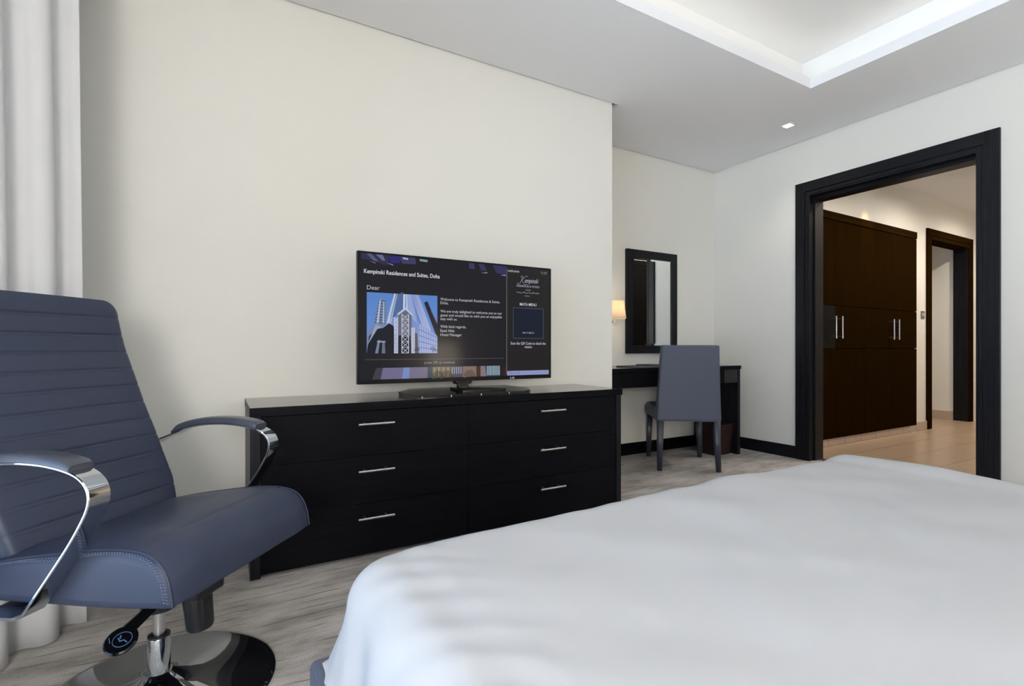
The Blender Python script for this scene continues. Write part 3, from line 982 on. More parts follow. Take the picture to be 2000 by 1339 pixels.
# maker's mark, neck and foot
logo = text('badge', 'LG', 1.438, 1.466, 0.7765, 0.013, (190, 190, 195), bold=0.03, parent=tv, dy=0.0006)
bm = bmesh.new()
add_box(bm, 1.105 - tox, 1.205 - tox, 0.0 - 0.0, 0.045, 0.755 - toz, 0.80 - toz, bev=0.006)
add_box(bm, 1.125 - tox, 1.185 - tox, 0.0, 0.035, 0.725 - toz, 0.77 - toz, bev=0.006)
obj('neck', bm, M['blackgloss'], tv)
def sloped(x, y):  # plate rises gently to the back
    return 0.002 + 0.012 * (y - 2.34) / 0.4
def plate(bm, poly, lift0, lift1):
    lo = [bm.verts.new((x - tox, y - toy, lift0)) for x, y in poly]
    hi = [bm.verts.new((x - tox, y - toy, sloped(x, y) + lift1)) for x, y in poly]
    n = len(poly)
    bm.faces.new(list(reversed(lo))); bm.faces.new(hi)
    for k in range(n):
        bm.faces.new((lo[k], lo[(k + 1) % n], hi[(k + 1) % n], hi[k]))
bm = bmesh.new()
plate(bm, [(0.815, 2.345), (1.44, 2.365), (1.50, 2.40), (1.545, 2.50), (1.50, 2.70), (0.90, 2.70), (0.80, 2.58)], 0.0, 0.009)
bmesh.ops.bevel(bm, geom=[e for e in bm.edges], offset=0.0025, segments=2, affect='EDGES')
obj('foot', bm, M['blackgloss'], tv)
bm = bmesh.new()
plate(bm, [(1.10, 2.43), (1.36, 2.43), (1.36, 2.60), (1.10, 2.60)], 0.010, 0.020)
obj('foot_cover', bm, M['blackgloss'], tv)
for xx in (0.845, 1.0, 1.17, 1.34):
    bm = bmesh.new()
    add_lathe(bm, [(0, 0), (0.004, 0), (0.0035, 0.0015), (0, 0.002)], 12, align_z((xx - tox, 2.3425 + (xx - 0.815) * 0.03 - toy, 0.0055), (0, -1, 0.2)))
    ob = obj('foot_screw', bm, M['steel'], tv)

# ------------------------------------------------------------------ desk
KX0, KX1, KYF, KYB, KH = XR + 0.005, 4.047, 2.900, YA - 0.004, 0.797
dk = thing('desk', 'black wood writing desk fitted into the alcove behind the grey chair', 'desk', (3.25, 3.14, 0))
kx, ky = 3.25, 3.14
def KB(nm, x0, x1, y0, y1, z0, z1, mat, par=dk, bev=0.0015):
    bm = bmesh.new(); add_box(bm, x0 - kx, x1 - kx, y0 - ky, y1 - ky, z0, z1, bev=bev)
    return obj(nm, bm, mat, par)
gloss_top(KB('desktop', KX0, KX1, KYF, KYB, KH - 0.032, KH, M['woodx'], bev=0.002), M['woodtop'])
KB('side_panel', KX1 - 0.042, KX1 - 0.006, KYF + 0.006, KYB, 0, KH - 0.032, M['woodz'])
KB('apron', KX0, KX1 - 0.042, KYF + 0.03, KYB, 0.655, KH - 0.032, M['rubber'])
for a, b in ((KX0 + 0.19, 3.24), (3.245, 3.825)):
    KB('drawer', a, b, KYF + 0.010, KYF + 0.03, 0.645, KH - 0.036, M['woodx'])
KB('end_block', KX0, KX0 + 0.187, KYF + 0.008, KYF + 0.03, 0.645, KH - 0.034, M['woodx'])
bm = bmesh.new()
for k in range(9):
    add_box(bm, 3.832 + k * 0.0193 - kx, 3.832 + k * 0.0193 + 0.015 - kx, KYF + 0.008 - ky, KYF + 0.03 - ky, 0.645, KH - 0.036, bev=0.002)
M['flute'] = plain('fluted_black_wood', (0.03, 0.03, 0.033, 1), 0.35)
obj('fluted_block', bm, M['flute'], dk)
# folder and note pad on the desk
fd = thing('desk_folder', 'thin grey leather folder lying on the desk left of the chair', 'folder', (3.02, 3.10, KH), 0.12)
bm = bmesh.new(); add_box(bm, -0.17, 0.17, -0.12, 0.12, 0, 0.004, bev=0.0015); obj('cover', bm, M['folder'], fd)
bm = bmesh.new(); add_box(bm, -0.165, 0.165, -0.115, 0.115, 0.004, 0.0065); obj('sheet', bm, M['paper'], fd)
bm = bmesh.new(); add_box(bm, -0.17, 0.17, -0.12, 0.12, 0.0065, 0.0095, bev=0.001); obj('cover', bm, M['folder'], fd)
bm = bmesh.new()
add_box(bm, 3.06, 3.20, 3.07, 3.20, KH + 0.0095, KH + 0.019, bev=0.003)
o = obj('note_pad', bm, M['folder']); tag(o, 'small dark note pad on top of the grey desk folder', 'note pad')

# ------------------------------------------------------------------ waste bin
bn = thing('waste_bin', 'square burgundy waste bin standing under the desk', 'bin', (3.878, 3.06, 0))
bm = bmesh.new()
t0, t1, hh = 0.095, 0.118, 0.268
def ring(s, z): return [(-s, -s, z), (s, -s, z), (s, s, z), (-s, s, z)]
loft(bm, [ring(t0 - 0.004, 0.012), ring(t0, 0.0), ring(t1, hh), ring(t1 - 0.006, hh), ring(t0 - 0.004, 0.012)], cap=False)
bm.faces.new([bm.verts.new(p) for p in ring(t0, 0.0005)])
bm.faces.new([bm.verts.new(p) for p in ring(t0 - 0.004, 0.012)])
obj('bin_body', bm, M['binout'], bn, smooth=False)
bm = bmesh.new()
pts = [Vector(p) for p in ring(t1 + 0.001, hh)]
add_tube(bm, pts, 0.004, 6, closed=True)
obj('rim', bm, M['binout'], bn)

# ------------------------------------------------------------------ mirror and sconce
mr = thing('wall_mirror', 'tall rectangular mirror in a flat black frame above the desk', 'mirror', (3.428, YA, 0.905))
bm = bmesh.new()
w2, hm = 0.316, 0.932
fw = 0.070
for b in ((-w2, w2, hm - fw, hm), (-w2, w2, 0, fw), (-w2, -w2 + fw, fw, hm - fw), (w2 - fw, w2, fw, hm - fw)):
    add_box(bm, b[0], b[1], -0.028, -0.001, b[2], b[3], bev=0.0015)
obj('frame', bm, M['woodz'], mr)
bm = bmesh.new()
iw, z0, z1 = w2 - fw + 0.002, fw - 0.002, hm - fw + 0.002
bv = 0.022
o4 = [(-iw, -0.017, z0), (iw, -0.017, z0), (iw, -0.017, z1), (-iw, -0.017, z1)]
i4 = [(-iw + bv, -0.0195, z0 + bv), (iw - bv, -0.0195, z0 + bv), (iw - bv, -0.0195, z1 - bv), (-iw + bv, -0.0195, z1 - bv)]
vo = [bm.verts.new(p) for p in o4]; vi = [bm.verts.new(p) for p in i4]
bm.faces.new(vi)
for k in range(4):
    bm.faces.new((vo[k], vo[(k + 1) % 4], vi[(k + 1) % 4], vi[k]))
vb = [bm.verts.new((p[0], -0.003, p[2])) for p in o4]
bm.faces.new(list(reversed(vb)))
for k in range(4):
    bm.faces.new((vb[k], vb[(k + 1) % 4], vo[(k + 1) % 4], vo[k]))
obj('mirror_glass', bm, M['mirror'], mr, smooth=False)

sc = thing('wall_sconce', 'small wall lamp with lit cream shade left of the mirror', 'lamp', (2.885, YA, 1.17))
bm = bmesh.new()
SY = -0.115
add_lathe(bm, [(0.100, 0.032), (0.0985, 0.032), (0.081, 0.180), (0.0825, 0.180)], 40, Matrix.Translation((0, SY, 0)))
add_lathe(bm, [(0.0825, 0.180), (0.100, 0.032)], 40, Matrix.Translation((0, SY, 0)))
obj('lamp_shade', bm, M['shade'], sc)
bm = bmesh.new()
add_cyl(bm, (0, SY, 0.0), (0, SY, 0.10), 0.007)
add_cyl(bm, (0, 0, 0.012), (0, SY, 0.012), 0.006)
add_cyl(bm, (0, -0.012, 0.012), (0, -0.001, 0.012), 0.03, 24)
obj('bracket', bm, M['steel'], sc)
bm = bmesh.new()
add_lathe(bm, [(0, 0.095), (0.018, 0.10), (0.026, 0.12), (0.02, 0.142), (0, 0.15)], 20, Matrix.Translation((0, SY, 0)))
M['bulb'] = emis('warm_bulb', (1.0, 0.84, 0.66, 1), 20.0)
obj('bulb', bm, M['bulb'], sc)

# ------------------------------------------------------------------ desk chair
ang = math.atan2(-0.586, 0.811)
ch = thing('desk_chair', 'slate leather dining-style chair with its back to the room at the desk', 'chair', (3.131 + 0.586 * 0.27, 2.697 + 0.811 * 0.27, 0), ang)
# local: +y = facing; rear legs outer corners at x +-0.24, y -0.27
bm = bmesh.new()
rings = []
N = 160
for i in range(N + 1):
    t = i / N if i < N - 5 else (N - 6) / N + (i - N + 6) / 6 * (6 / N)
    z = 0.385 + t * (0.975 - 0.385)
    hw = 0.245 - 0.030 * t
    yb = -0.275 - 0.052 * t ** 1.5            # rear face leans back
    th = 0.095 - 0.025 * t
    e = 0.0
    if t > 0.975: e = 0.009 * (1 - math.sqrt(max(0, 1 - ((t - 0.975) / 0.025) ** 2)))
    if t < 0.03: e = (0.03 - t) / 0.03 * 0.006
    x0, x1 = -hw + e, hw - e
    y0, y1 = yb + e, yb + th - e
    r = 0.016
    ring_ = []
    for (cx_, cy_, a0) in ((x1 - r, y1 - r, 0), (x0 + r, y1 - r, PI / 2), (x0 + r, y0 + r, PI), (x1 - r, y0 + r, 1.5 * PI)):
        for q in range(5):
            a = a0 + q / 4 * PI / 2
            ring_.append((cx_ + r * math.cos(a), cy_ + r * math.sin(a) - (0.006 * (1 - (cx_ / hw) ** 2) if a0 >= PI else 0), z))
    rings.append(ring_)
loft(bm, rings)
obj('backrest', bm, M['greyleather'], ch, angle=60)
bm = bmesh.new()
rings = []
for i in range(13):
    a = i / 12
    y = -0.20 + a * 0.50
    hw = 0.235 + 0.012 * a
    e = 0.0
    if a > 0.9: e = 0.02 * ((a - 0.9) / 0.1) ** 2
    zt = 0.485 - e * 1.2
    zb = 0.375 + e * 0.9
    r = 0.03
    ring_ = []
    for (cx_, cz_, a0) in ((hw - r, zt - r, 0), (-hw + r, zt - r, PI / 2), (-hw + r, zb + r * 0.5, PI), (hw - r, zb + r * 0.5, 1.5 * PI)):
        for q in range(5):
            aa = a0 + q / 4 * PI / 2
            ring_.append((cx_ + r * math.cos(aa), y, cz_ + (r if a0 < PI else r * 0.5) * math.sin(aa)))
    rings.append(ring_)
loft(bm, rings)
obj('seat', bm, M['greyleather'], ch, angle=60)
for sx_ in (-1, 1):
    for fy in (-1, 1):
        bm = bmesh.new()
        top = 0.026 if fy < 0 else 0.026
        bot = 0.017
        if fy < 0:
            c0 = (sx_ * (0.238 - top), -0.275 + top + 0.004); c1 = (sx_ * (0.238 - bot), -0.275 + bot - 0.010)
        else:
            c0 = (sx_ * (0.236 - top), 0.285 - top); c1 = (sx_ * (0.236 - bot), 0.285 - bot)
        def rr(c, s, z):
            k = s * 0.25
            return [(c[0] - s + k, c[1] - s, z), (c[0] + s - k, c[1] - s, z), (c[0] + s, c[1] - s + k, z), (c[0] + s, c[1] + s - k, z), (c[0] + s - k, c[1] + s, z), (c[0] - s + k, c[1] + s, z), (c[0] - s, c[1] + s - k, z), (c[0] - s, c[1] - s + k, z)]
        loft(bm, [rr(c1, bot, 0), rr(c0, top, 0.395)])
        obj('leg', bm, M['chairleg'], ch)

# ------------------------------------------------------------------ curtain
M['track'] = plain('curtain_track', (0.7, 0.7, 0.7, 1), 0.4)
def curtain(name, label, path_fn, n, amp, folds, ztop, mat, phase=0.0, hem_round=0.0, jag=0.15, bot=0.006):
    bm = bmesh.new()
    cols = n
    rowsN = 26
    grid = []
    for j in range(rowsN + 1):
        t = j / rowsN
        z = bot + (ztop - bot) * t
        row = []
        for i in range(cols + 1):
            s = i / cols
            x, y, nx, ny = path_fn(s, t)
            wob = noise.noise(Vector((s * 6, 3.1, t * 1.2))) * jag
            ph = s * folds * 2 * PI + phase + wob * 5
            a = amp * (1.0 - 0.25 * t) * (0.8 + 0.35 * noise.noise(Vector((s * 9, 1.7, 0.4))))
            w = math.sin(ph)
            w = math.copysign(abs(w) ** 0.62, w)          # rounded tubes with sharper valleys
            x += nx * a * w
            y += ny * a * w
            row.append(bm.verts.new((x, y, z)))
        grid.append(row)
    for j in range(rowsN):
        for i in range(cols):
            bm.faces.new((grid[j][i], grid[j][i + 1], grid[j + 1][i + 1], grid[j + 1][i]))
    o = obj(name, bm, mat, angle=180)
    sm = o.modifiers.new('thickness', 'SOLIDIFY'); sm.thickness = 0.004
    return tag(o, label, 'curtain')
def path_main(s, t):
    # from the gathered room-side edge back along the window wall
    if s < 0.62:
        q = s / 0.62
        x = -0.425 - 0.345 * q; y = 2.262 - 0.46 * q
        nx, ny = 0.80, -0.60
    else:
        q = (s - 0.62) / 0.38
        x = -0.77 - 0.02 * min(1, q * 3); y = 1.80 - 0.30 * q
        nx, ny = 0.95, -0.3
    x -= 0.022 * t
    return x, y, nx, ny
curtain('window_curtain', 'white pleated curtain gathered at the left behind the swivel chair', path_main, 420, 0.040, 6.5, 2.70, M['curtain'], phase=2.6)
def path_sheer(s, t):
    x = -0.52 - 0.36 * s; y = 2.44 - 0.50 * s
    return x, y, 0.8, -0.6
curtain('sheer_curtain', 'grey-white sheer layer hanging behind the pleated curtain', path_sheer, 260, 0.018, 9.0, 2.70, M['curtain'], phase=0.5)
tk = box_obj('curtain_rail', (-0.86, -0.46, 1.50, 2.46, 2.706, 2.7165), M['track'])
tag(tk, 'white ceiling rail that carries the curtains at the left', 'curtain rail')

# ------------------------------------------------------------------ bed
bd = thing('bed', 'low double bed with a grey upholstered base under the white duvet', 'bed', (1.07, 0.0, 0))
BX0, BX1, BY0, BY1 = 0.158, 1.99, -1.35, 1.128
bx = 1.07
bm = bmesh.new(); add_box(bm, BX0 - bx, BX1 - bx, BY0, BY1, 0.045, 0.300, bev=0.016, seg=4); obj('bed_base', bm, M['bedbase'], bd)
bm = bmesh.new(); add_box(bm, BX0 + 0.07 - bx, BX1 - 0.07 - bx, BY0 + 0.03, BY1 - 0.16, 0.301, 0.515, bev=0.05, seg=4); obj('mattress', bm, M['duvet'], bd)
for sx_ in (BX0 + 0.10, BX1 - 0.10):
    for yy in (BY0 + 0.1, BY1 - 0.1):
        bm = bmesh.new(); add_cyl(bm, (sx_ - bx, yy, 0), (sx_ - bx, yy, 0.046), 0.025); obj('leg', bm, M['black'], bd)
bm = bmesh.new()
e = 0.0
pts = []
def rrpath(x0, x1, y0, y1, r, z):
    out = []
    for (cx_, cy_, a0) in ((x1 - r, y1 - r, 0), (x0 + r, y1 - r, PI / 2), (x0 + r, y0 + r, PI), (x1 - r, y0 + r, 1.5 * PI)):
        for q in range(5):
            a = a0 + q / 4 * PI / 2
            out.append((cx_ + r * math.cos(a), cy_ + r * math.sin(a), z))
    return out
add_tube(bm, rrpath(BX0 + 0.003 - bx, BX1 - 0.003 - bx, BY0, BY1 - 0.003, 0.02, 0.290), 0.0035, 6, closed=True)
obj('piping', bm, M['bedbase'], bd)

# duvet: a cloth sheet laid over the mattress, hanging at the left, foot and right
EX0, EX1, EY1 = 0.205, 2.045, 1.055          # vertical planes where it hangs
RAD = 0.085
def ztop(x, y):
    kx = [(0.20, 0.525), (0.30, 0.540), (0.36, 0.548), (0.47, 0.552), (0.58, 0.552), (0.72, 0.554), (0.91, 0.558), (1.07, 0.564), (1.18, 0.561), (1.30, 0.566), (1.47, 0.561), (1.60, 0.560), (1.75, 0.556), (1.86, 0.552), (1.93, 0.562), (2.06, 0.562)]
    v = kx[-1][1]
    for (a, za), (b, zb) in zip(kx[:-1], kx[1:]):
        if x <= b:
            q = max(0, min(1, (x - a) / (b - a))); q = q * q * (3 - 2 * q)
            v = za + (zb - za) * q
            break
    f = max(0.0, min(1.0, (y - 0.2) / 0.6))
    base = 0.562 + 0.008 * noise.noise(Vector((x * 1.6, y * 1.6, 2.0)))
    v = base + (v - base) * f
    v += 0.004 * noise.noise(Vector((x * 5, y * 4, 0.7)))
    v += 0.012 * math.exp(-((x - 1.95) / 0.18) ** 2) * math.exp(-((y - 0.78) / 0.22) ** 2)
    return v
bm = bmesh.new()
HANG = 0.155
LEN = RAD * PI / 2 + HANG
NU, NV = 200, 190
U0, U1 = EX0 + RAD - LEN, EX1 - RAD + LEN
V0, V1 = -1.30, EY1 - RAD + LEN
grid = []
for j in range(NV + 1):
    v = V0 + (V1 - V0) * j / NV
    row = []
    for i in range(NU + 1):
        u = U0 + (U1 - U0) * i / NU
        du = (EX0 + RAD - u) if u < EX0 + RAD else ((EX1 - RAD - u) if u > EX1 - RAD else 0.0)
        dv = (v - (EY1 - RAD)) if v > EY1 - RAD else 0.0
        cu = min(max(u, EX0 + RAD), EX1 - RAD)
        cv = min(v, EY1 - RAD)
        d = math.hypot(du, dv)
        dd0 = d
        if d > LEN: d = LEN + (d - LEN) * 0.25
        zt = ztop(cu, cv)
        if d < 1e-6:
            pnt = Vector((u, v, zt))
        else:
            nx, ny = -du / dd0, dv / dd0
            corner = min(abs(du), abs(dv)) / dd0     # 0 on the sides, .707 on the diagonal
            if d < RAD * PI / 2:
                a = d / RAD
                off, dz = RAD * math.sin(a), RAD * (1 - math.cos(a))
            else:
                ex = d - RAD * PI / 2
                fl = 0.10 + 0.42 * corner
                off = RAD + ex * fl
                dz = RAD + ex * math.sqrt(max(0.05, 1 - fl * fl))
            # folds that open towards the hem
            ang_ = math.atan2(ny, nx)
            drop = max(0.0, d - 0.05) / LEN
            along = u if abs(dv) > abs(du) else v
            fold = 0.012 * drop * math.sin(along * 34 + 2 * noise.noise(Vector((u * 3, v * 3, 0)))) * (1 - min(1, corner * 2.0))
            fold += 0.006 * drop * math.sin(ang_ * 9 + 0.6) * min(1, corner * 2.0)
            off += fold
            z = zt - dz
            zmin = 0.302 if (off > 0) else 0
            z = max(z, 0.309 + 0.002 * math.sin(along * 12))
            pnt = Vector((cu + nx * off, cv + ny * off, z))
        # soft creases
        cz = 0.0022 * noise.noise(Vector((u * 14 - v * 9, v * 3 + u * 2, 1.3))) + 0.0035 * noise.noise(Vector((u * 6 + v * 6, v * 2.2, 5.3)))
        nearedge = math.exp(-((u - EX0 - 0.09) / 0.10) ** 2) * (1 if v < 1.1 else 0)
        cz += 0.0013 * nearedge * math.sin((u * 0.9 + v) * 75 + 4 * noise.noise(Vector((u * 4, v * 5, 0.1))))
        pnt.z += cz
        row.append(bm.verts.new(pnt))
    grid.append(row)
for j in range(NV):
    for i in range(NU):
        bm.faces.new((grid[j][i], grid[j][i + 1], grid[j + 1][i + 1], grid[j + 1][i]))
dv_ = obj('duvet', bm, M['duvet'], angle=180)
sm = dv_.modifiers.new('thickness', 'SOLIDIFY'); sm.thickness = 0.010; sm.offset = -1
tag(dv_, 'plain white duvet spread over the bed at the lower right', 'duvet')

# ------------------------------------------------------------------ swivel chair
CO = Vector((-0.150, 1.693, 0))
cang = math.atan2(-0.639, 0.769)
sw = thing('swivel_chair', 'large slate leather swivel lounge chair with chrome arms and round base', 'chair', CO, cang)
# local frame: x forward, y to the far side (the photo's right), z up

# backrest: front face profile (x, z) from the seat up
bp = [(-0.150, 0.415), (-0.158, 0.455), (-0.172, 0.500), (-0.190, 0.548), (-0.216, 0.605), (-0.250, 0.685), (-0.288, 0.765), (-0.318, 0.838), (-0.345, 0.903), (-0.368, 0.960), (-0.385, 1.020), (-0.398, 1.075), (-0.405, 1.108)]
cur = cr_spline([(a, 0, b) for a, b in bp], 14)
# even arc-length resample
acc = [0.0]
for a, b in zip(cur[:-1], cur[1:]):
    acc.append(acc[-1] + (b - a).length)
LT = acc[-1]
def at(s):
    s = max(0, min(LT, s))
    for i in range(len(acc) - 1):
        if s <= acc[i + 1]:
            q = (s - acc[i]) / max(1e-9, acc[i + 1] - acc[i])
            p_ = cur[i].lerp(cur[i + 1], q)
            t_ = (cur[i + 1] - cur[i]).normalized()
            return p_, t_
    return cur[-1].copy(), (cur[-1] - cur[-2]).normalized()
seams = [LT - 0.060 - 0.0585 * k for k in range(12)]
bm = bmesh.new()
NS = 230
rings = []
for i in range(NS + 1):
    s = LT * i / NS
    p_, t_ = at(s)
    nrm = Vector((t_.z, 0, -t_.x))            # forward-up facing normal of the front face
    if nrm.x < 0: nrm = -nrm
    up = LT - s                                # distance from the top
    hw = 0.252
    R = 0.045
    if up < R: hw -= R - math.sqrt(max(0, R * R - (R - up) ** 2))
    if s < 0.12: hw -= 0.015 * (1 - s / 0.12)
    th = 0.062
    if up < 0.03: th *= 0.45 + 0.55 * math.sqrt(max(0, 1 - (1 - up / 0.03) ** 2))
    gr = 0.0
    for q in seams:
        dd = abs(s - q)
        gr = max(gr, 0.0036 * math.exp(-(dd / 0.0032) ** 2))
    # gentle pillowing between seams
    pil = 0.0
    for q in seams + [LT]:
        if q - 0.0585 <= s <= q:
            pil = 0.0016 * math.sin(PI * (s - (q - 0.0585)) / 0.0585)
    ring_ = []
    r = min(0.022, th / 2)
    NY = 15
    for k in range(NY + 1):                    # front face across
        yk = hw - r - (2 * (hw - r)) * k / NY
        edge = 1 - abs(yk / (hw - r)) ** 6 if hw > r else 0
        crown = 0.004 * (1 - (yk / hw) ** 2)
        ring_.append(p_ + nrm * (crown + (pil - gr) * (0.25 + 0.75 * edge) - 0.001) + Vector((0, yk, 0)))
    for k in range(1, 7):                      # near edge round
        a = k / 7 * PI
        ring_.append(p_ + nrm * (-th / 2 + math.cos(a) * th / 2 - gr * 0.5) + Vector((0, -(hw - r) - r * math.sin(a), 0)))
    for k in range(5):
        yk = -(hw - r) + (2 * (hw - r)) * k / 4
        ring_.append(p_ - nrm * (th + 0.006 * (1 - (yk / hw) ** 2)) + Vector((0, yk, 0)))
    for k in range(1, 7):
        a = PI - k / 7 * PI
        ring_.append(p_ + nrm * (-th / 2 + math.cos(a) * th / 2 - gr * 0.5) + Vector((0, (hw - r) + r * math.sin(a), 0)))
    rings.append(ring_)
loft(bm, rings)
back = obj('backrest', bm, M['leather'], sw, angle=80)
# stitched thread beside each seam
for q in seams:
    s = q - 0.006
    if s < 0.02: continue
    p_, t_ = at(s)
    nrm = Vector((t_.z, 0, -t_.x))
    if nrm.x < 0: nrm = -nrm
    bm = bmesh.new()
    y = -0.225
    while y < 0.225:
        c0 = p_ + nrm * (0.0012 + 0.004 * (1 - (y / 0.252) ** 2)) + Vector((0, y, 0))
        add_box(bm, c0.x - 0.0004, c0.x + 0.0006, c0.y - 0.0022, c0.y + 0.0022, c0.z - 0.0004, c0.z + 0.0004)
        y += 0.0075
    obj('stitching', bm, M['seam'], back, smooth=False)

# seat: side profile lofted across
prof_top = [(-0.255, 0.432), (-0.185, 0.452), (-0.10, 0.470), (-0.017, 0.484), (0.06, 0.496), (0.13, 0.504), (0.19, 0.505), (0.235, 0.496), (0.262, 0.477), (0.279, 0.447), (0.287, 0.415), (0.290, 0.392)]
prof_bot = [(0.280, 0.386), (0.20, 0.379), (0.10, 0.373), (-0.017, 0.370), (-0.15, 0.366), (-0.255, 0.364)]
tp = cr_spline([(a, 0, b) for a, b in prof_top], 6)
bt = cr_spline([(a, 0, b) for a, b in prof_bot], 3)
full = tp + bt
cen = Vector((0.02, 0, 0.43))
bm = bmesh.new()
HWs = 0.266
ys = [(-HWs, 0.022), (-HWs + 0.0012, 0.010), (-HWs + 0.005, 0.0035), (-HWs + 0.012, 0.0)]
n_mid = 26
for k in range(1, n_mid):
    ys.append((-HWs + 0.012 + (2 * HWs - 0.024) * k / n_mid, 0.0))
ys += [(HWs - 0.012, 0.0), (HWs - 0.005, 0.0035), (HWs - 0.0012, 0.010), (HWs, 0.022)]
ntop = len(tp)
xs_seam = 0.188
rings = []
for y, inset in ys:
    ring_ = []
    for idx, p_ in enumerate(full):
        a = full[(idx + 1) % len(full)] - full[idx - 1]
        nrm = Vector((-a.z, 0, a.x)).normalized()
        if nrm.dot(p_ - cen) < 0: nrm = -nrm
        q = Vector((0.017 + (p_.x - 0.017) * (1 - inset / 0.27), 0, 0.43 + (p_.z - 0.43) * (1 - inset / 0.065)))
        if idx < ntop:
            cr_ = 0.013 * (1 - abs(y / HWs) ** 2.2)
            bulge = 0.006 * math.exp(-((abs(y) - 0.19) / 0.05) ** 2)
            dip = -0.010 * math.exp(-(y / 0.12) ** 2) * math.exp(-((p_.x + 0.02) / 0.13) ** 2)
            fade = 1.0 if p_.x < 0.2 else max(0.0, 1 - (p_.x - 0.2) / 0.09)
            q = q + nrm * ((cr_ + bulge) * (0.35 + 0.65 * fade) + dip * fade)
            # two seams: one near the front roll, one across the middle of the near edge
            for xs_ in (xs_seam,):
                dd = abs(p_.x - xs_ - 0.012 * math.cos(y / HWs * PI / 2))
                q = q - nrm * (0.0035 * math.exp(-(dd / 0.004) ** 2)) * (1 if inset == 0 else 0)
        ring_.append(Vector((q.x, y, q.z)))
    rings.append(ring_)
loft(bm, rings)
seat = obj('seat', bm, M['leather'], sw, angle=80)
bm = bmesh.new()
for sgn in (-1, 1):
    pts = []
    for idx, p_ in enumerate(tp[3:]):
        a = full[(idx + 4) % len(full)] - full[idx + 2]
        nrm = Vector((-a.z, 0, a.x)).normalized()
        if nrm.dot(p_ - cen) < 0: nrm = -nrm
        q = p_ + nrm * 0.0015
        pts.append((q.x, sgn * (HWs - 0.006), q.z))
    add_tube(bm, pts, 0.0024, 6)
obj('piping', bm, M['leather'], seat)
bm = bmesh.new()
dense = cr_spline([(a, 0, b) for a, b in prof_top], 26)
d_acc = 0; prev = dense[8]
for p_ in dense[8:-4]:
    d_acc += (p_ - prev).length; prev = p_
    if d_acc > 0.0065:
        d_acc = 0
        a = p_ - cen; a.normalize()
        for off in (0.010, 0.017):
            q = p_ - a * (off - 0.004)
            add_box(bm, q.x - 0.0016, q.x + 0.0016, -HWs - 0.0008 + (0.001 if off < 0.012 else 0), -HWs + 0.002, q.z - 0.0005, q.z + 0.0005)
obj('stitching', bm, M['thread'], seat, smooth=False)
bm = bmesh.new()
sp_ = [p_ for p_ in tp if True]
ii = min(range(len(tp)), key=lambda k: abs(tp[k].x - xs_seam))

# arms
arm_pts = [(-0.300, 0.628), (-0.268, 0.644), (-0.219, 0.662), (-0.169, 0.683), (-0.110, 0.696), (-0.052, 0.701), (0.005, 0.7005), (0.060, 0.694), (0.105, 0.682), (0.131, 0.664), (0.142, 0.640), (0.138, 0.611), (0.118, 0.573), (0.086, 0.524), (0.036, 0.457), (-0.006, 0.402), (-0.030, 0.372)]
def ribbon(bm, pts, y0, y1, th):
    """flat band following pts (x, z), spanning y0..y1, thickness th to the inside"""
    rings = []
    n = len(pts)
    for i, p_ in enumerate(pts):
        a = pts[min(n - 1, i + 1)] - pts[max(0, i - 1)]
        nr = Vector((-a.z, 0, a.x)).normalized()
        q0 = p_ + nr * th / 2; q1 = p_ - nr * th / 2
        b = th * 0.3
        m0 = p_ + nr * (th / 2 - b); m1 = p_ - nr * (th / 2 - b)
        rings.append([(q0.x, y0 + b, q0.z), (q0.x, y1 - b, q0.z), (m0.x, y1, m0.z), (m1.x, y1, m1.z), (q1.x, y1 - b, q1.z), (q1.x, y0 + b, q1.z), (m1.x, y0, m1.z), (m0.x, y0, m0.z)])
    loft(bm, rings)
for sgn in (-1, 1):
    ya, yb = (0.268, 0.318) if sgn > 0 else (-0.318, -0.268)
    bm = bmesh.new()
    band = cr_spline([(a, 0, b) for a, b in arm_pts], 8)
    ribbon(bm, band, ya, yb, 0.0065)
    under = [Vector((-0.030, 0, 0.372)), Vector((-0.055, 0, 0.3635)), Vector((-0.12, 0, 0.360)), Vector((-0.27, 0, 0.358))]
    ribbon(bm, under, ya, yb, 0.0065)
    arm = obj('armrest', bm, M['chrome'], sw)
    # bracket running under the seat
    bm = bmesh.new()
    y_in = sgn * 0.10
    lo, hi = sorted((y_in, sgn * 0.30))
    add_box(bm, -0.16, -0.10, lo, hi, 0.352, 0.3595, bev=0.001)
    obj('arm_bracket', bm, M['chrome'], arm)
    # pad
    bm = bmesh.new()
    pad = [p_ for p_ in band if p_.x > -0.225 and p_.x < 0.098 and p_.z > 0.655]
    rings = []
    n = len(pad)
    for i, p_ in enumerate(pad):
        a = pad[min(n - 1, i + 1)] - pad[max(0, i - 1)]
        nr = Vector((-a.z, 0, a.x)).normalized()
        if nr.z < 0: nr = -nr
        q = i / (n - 1)
        h_ = 0.019 * min(1, 0.45 + q * 6) * (1 if q < 0.97 else 0.8)
        w_ = 0.028 if q > 0.04 else 0.024
        yc = (ya + yb) / 2
        ring_ = []
        for k in range(12):
            a2 = k / 11 * PI
            cxx = math.copysign(abs(math.cos(a2)) ** 0.45, math.cos(a2)); szz = abs(math.sin(a2)) ** 0.5
            ring_.append(p_ + nr * (0.0035 + h_ * szz) + Vector((0, 0, 0)) + Vector((0, w_ * cxx, 0)) + Vector((0, yc, 0)))
        rings.append(ring_)
    loft(bm, rings)
    obj('arm_pad', bm, M['padgrey'], arm, angle=60)

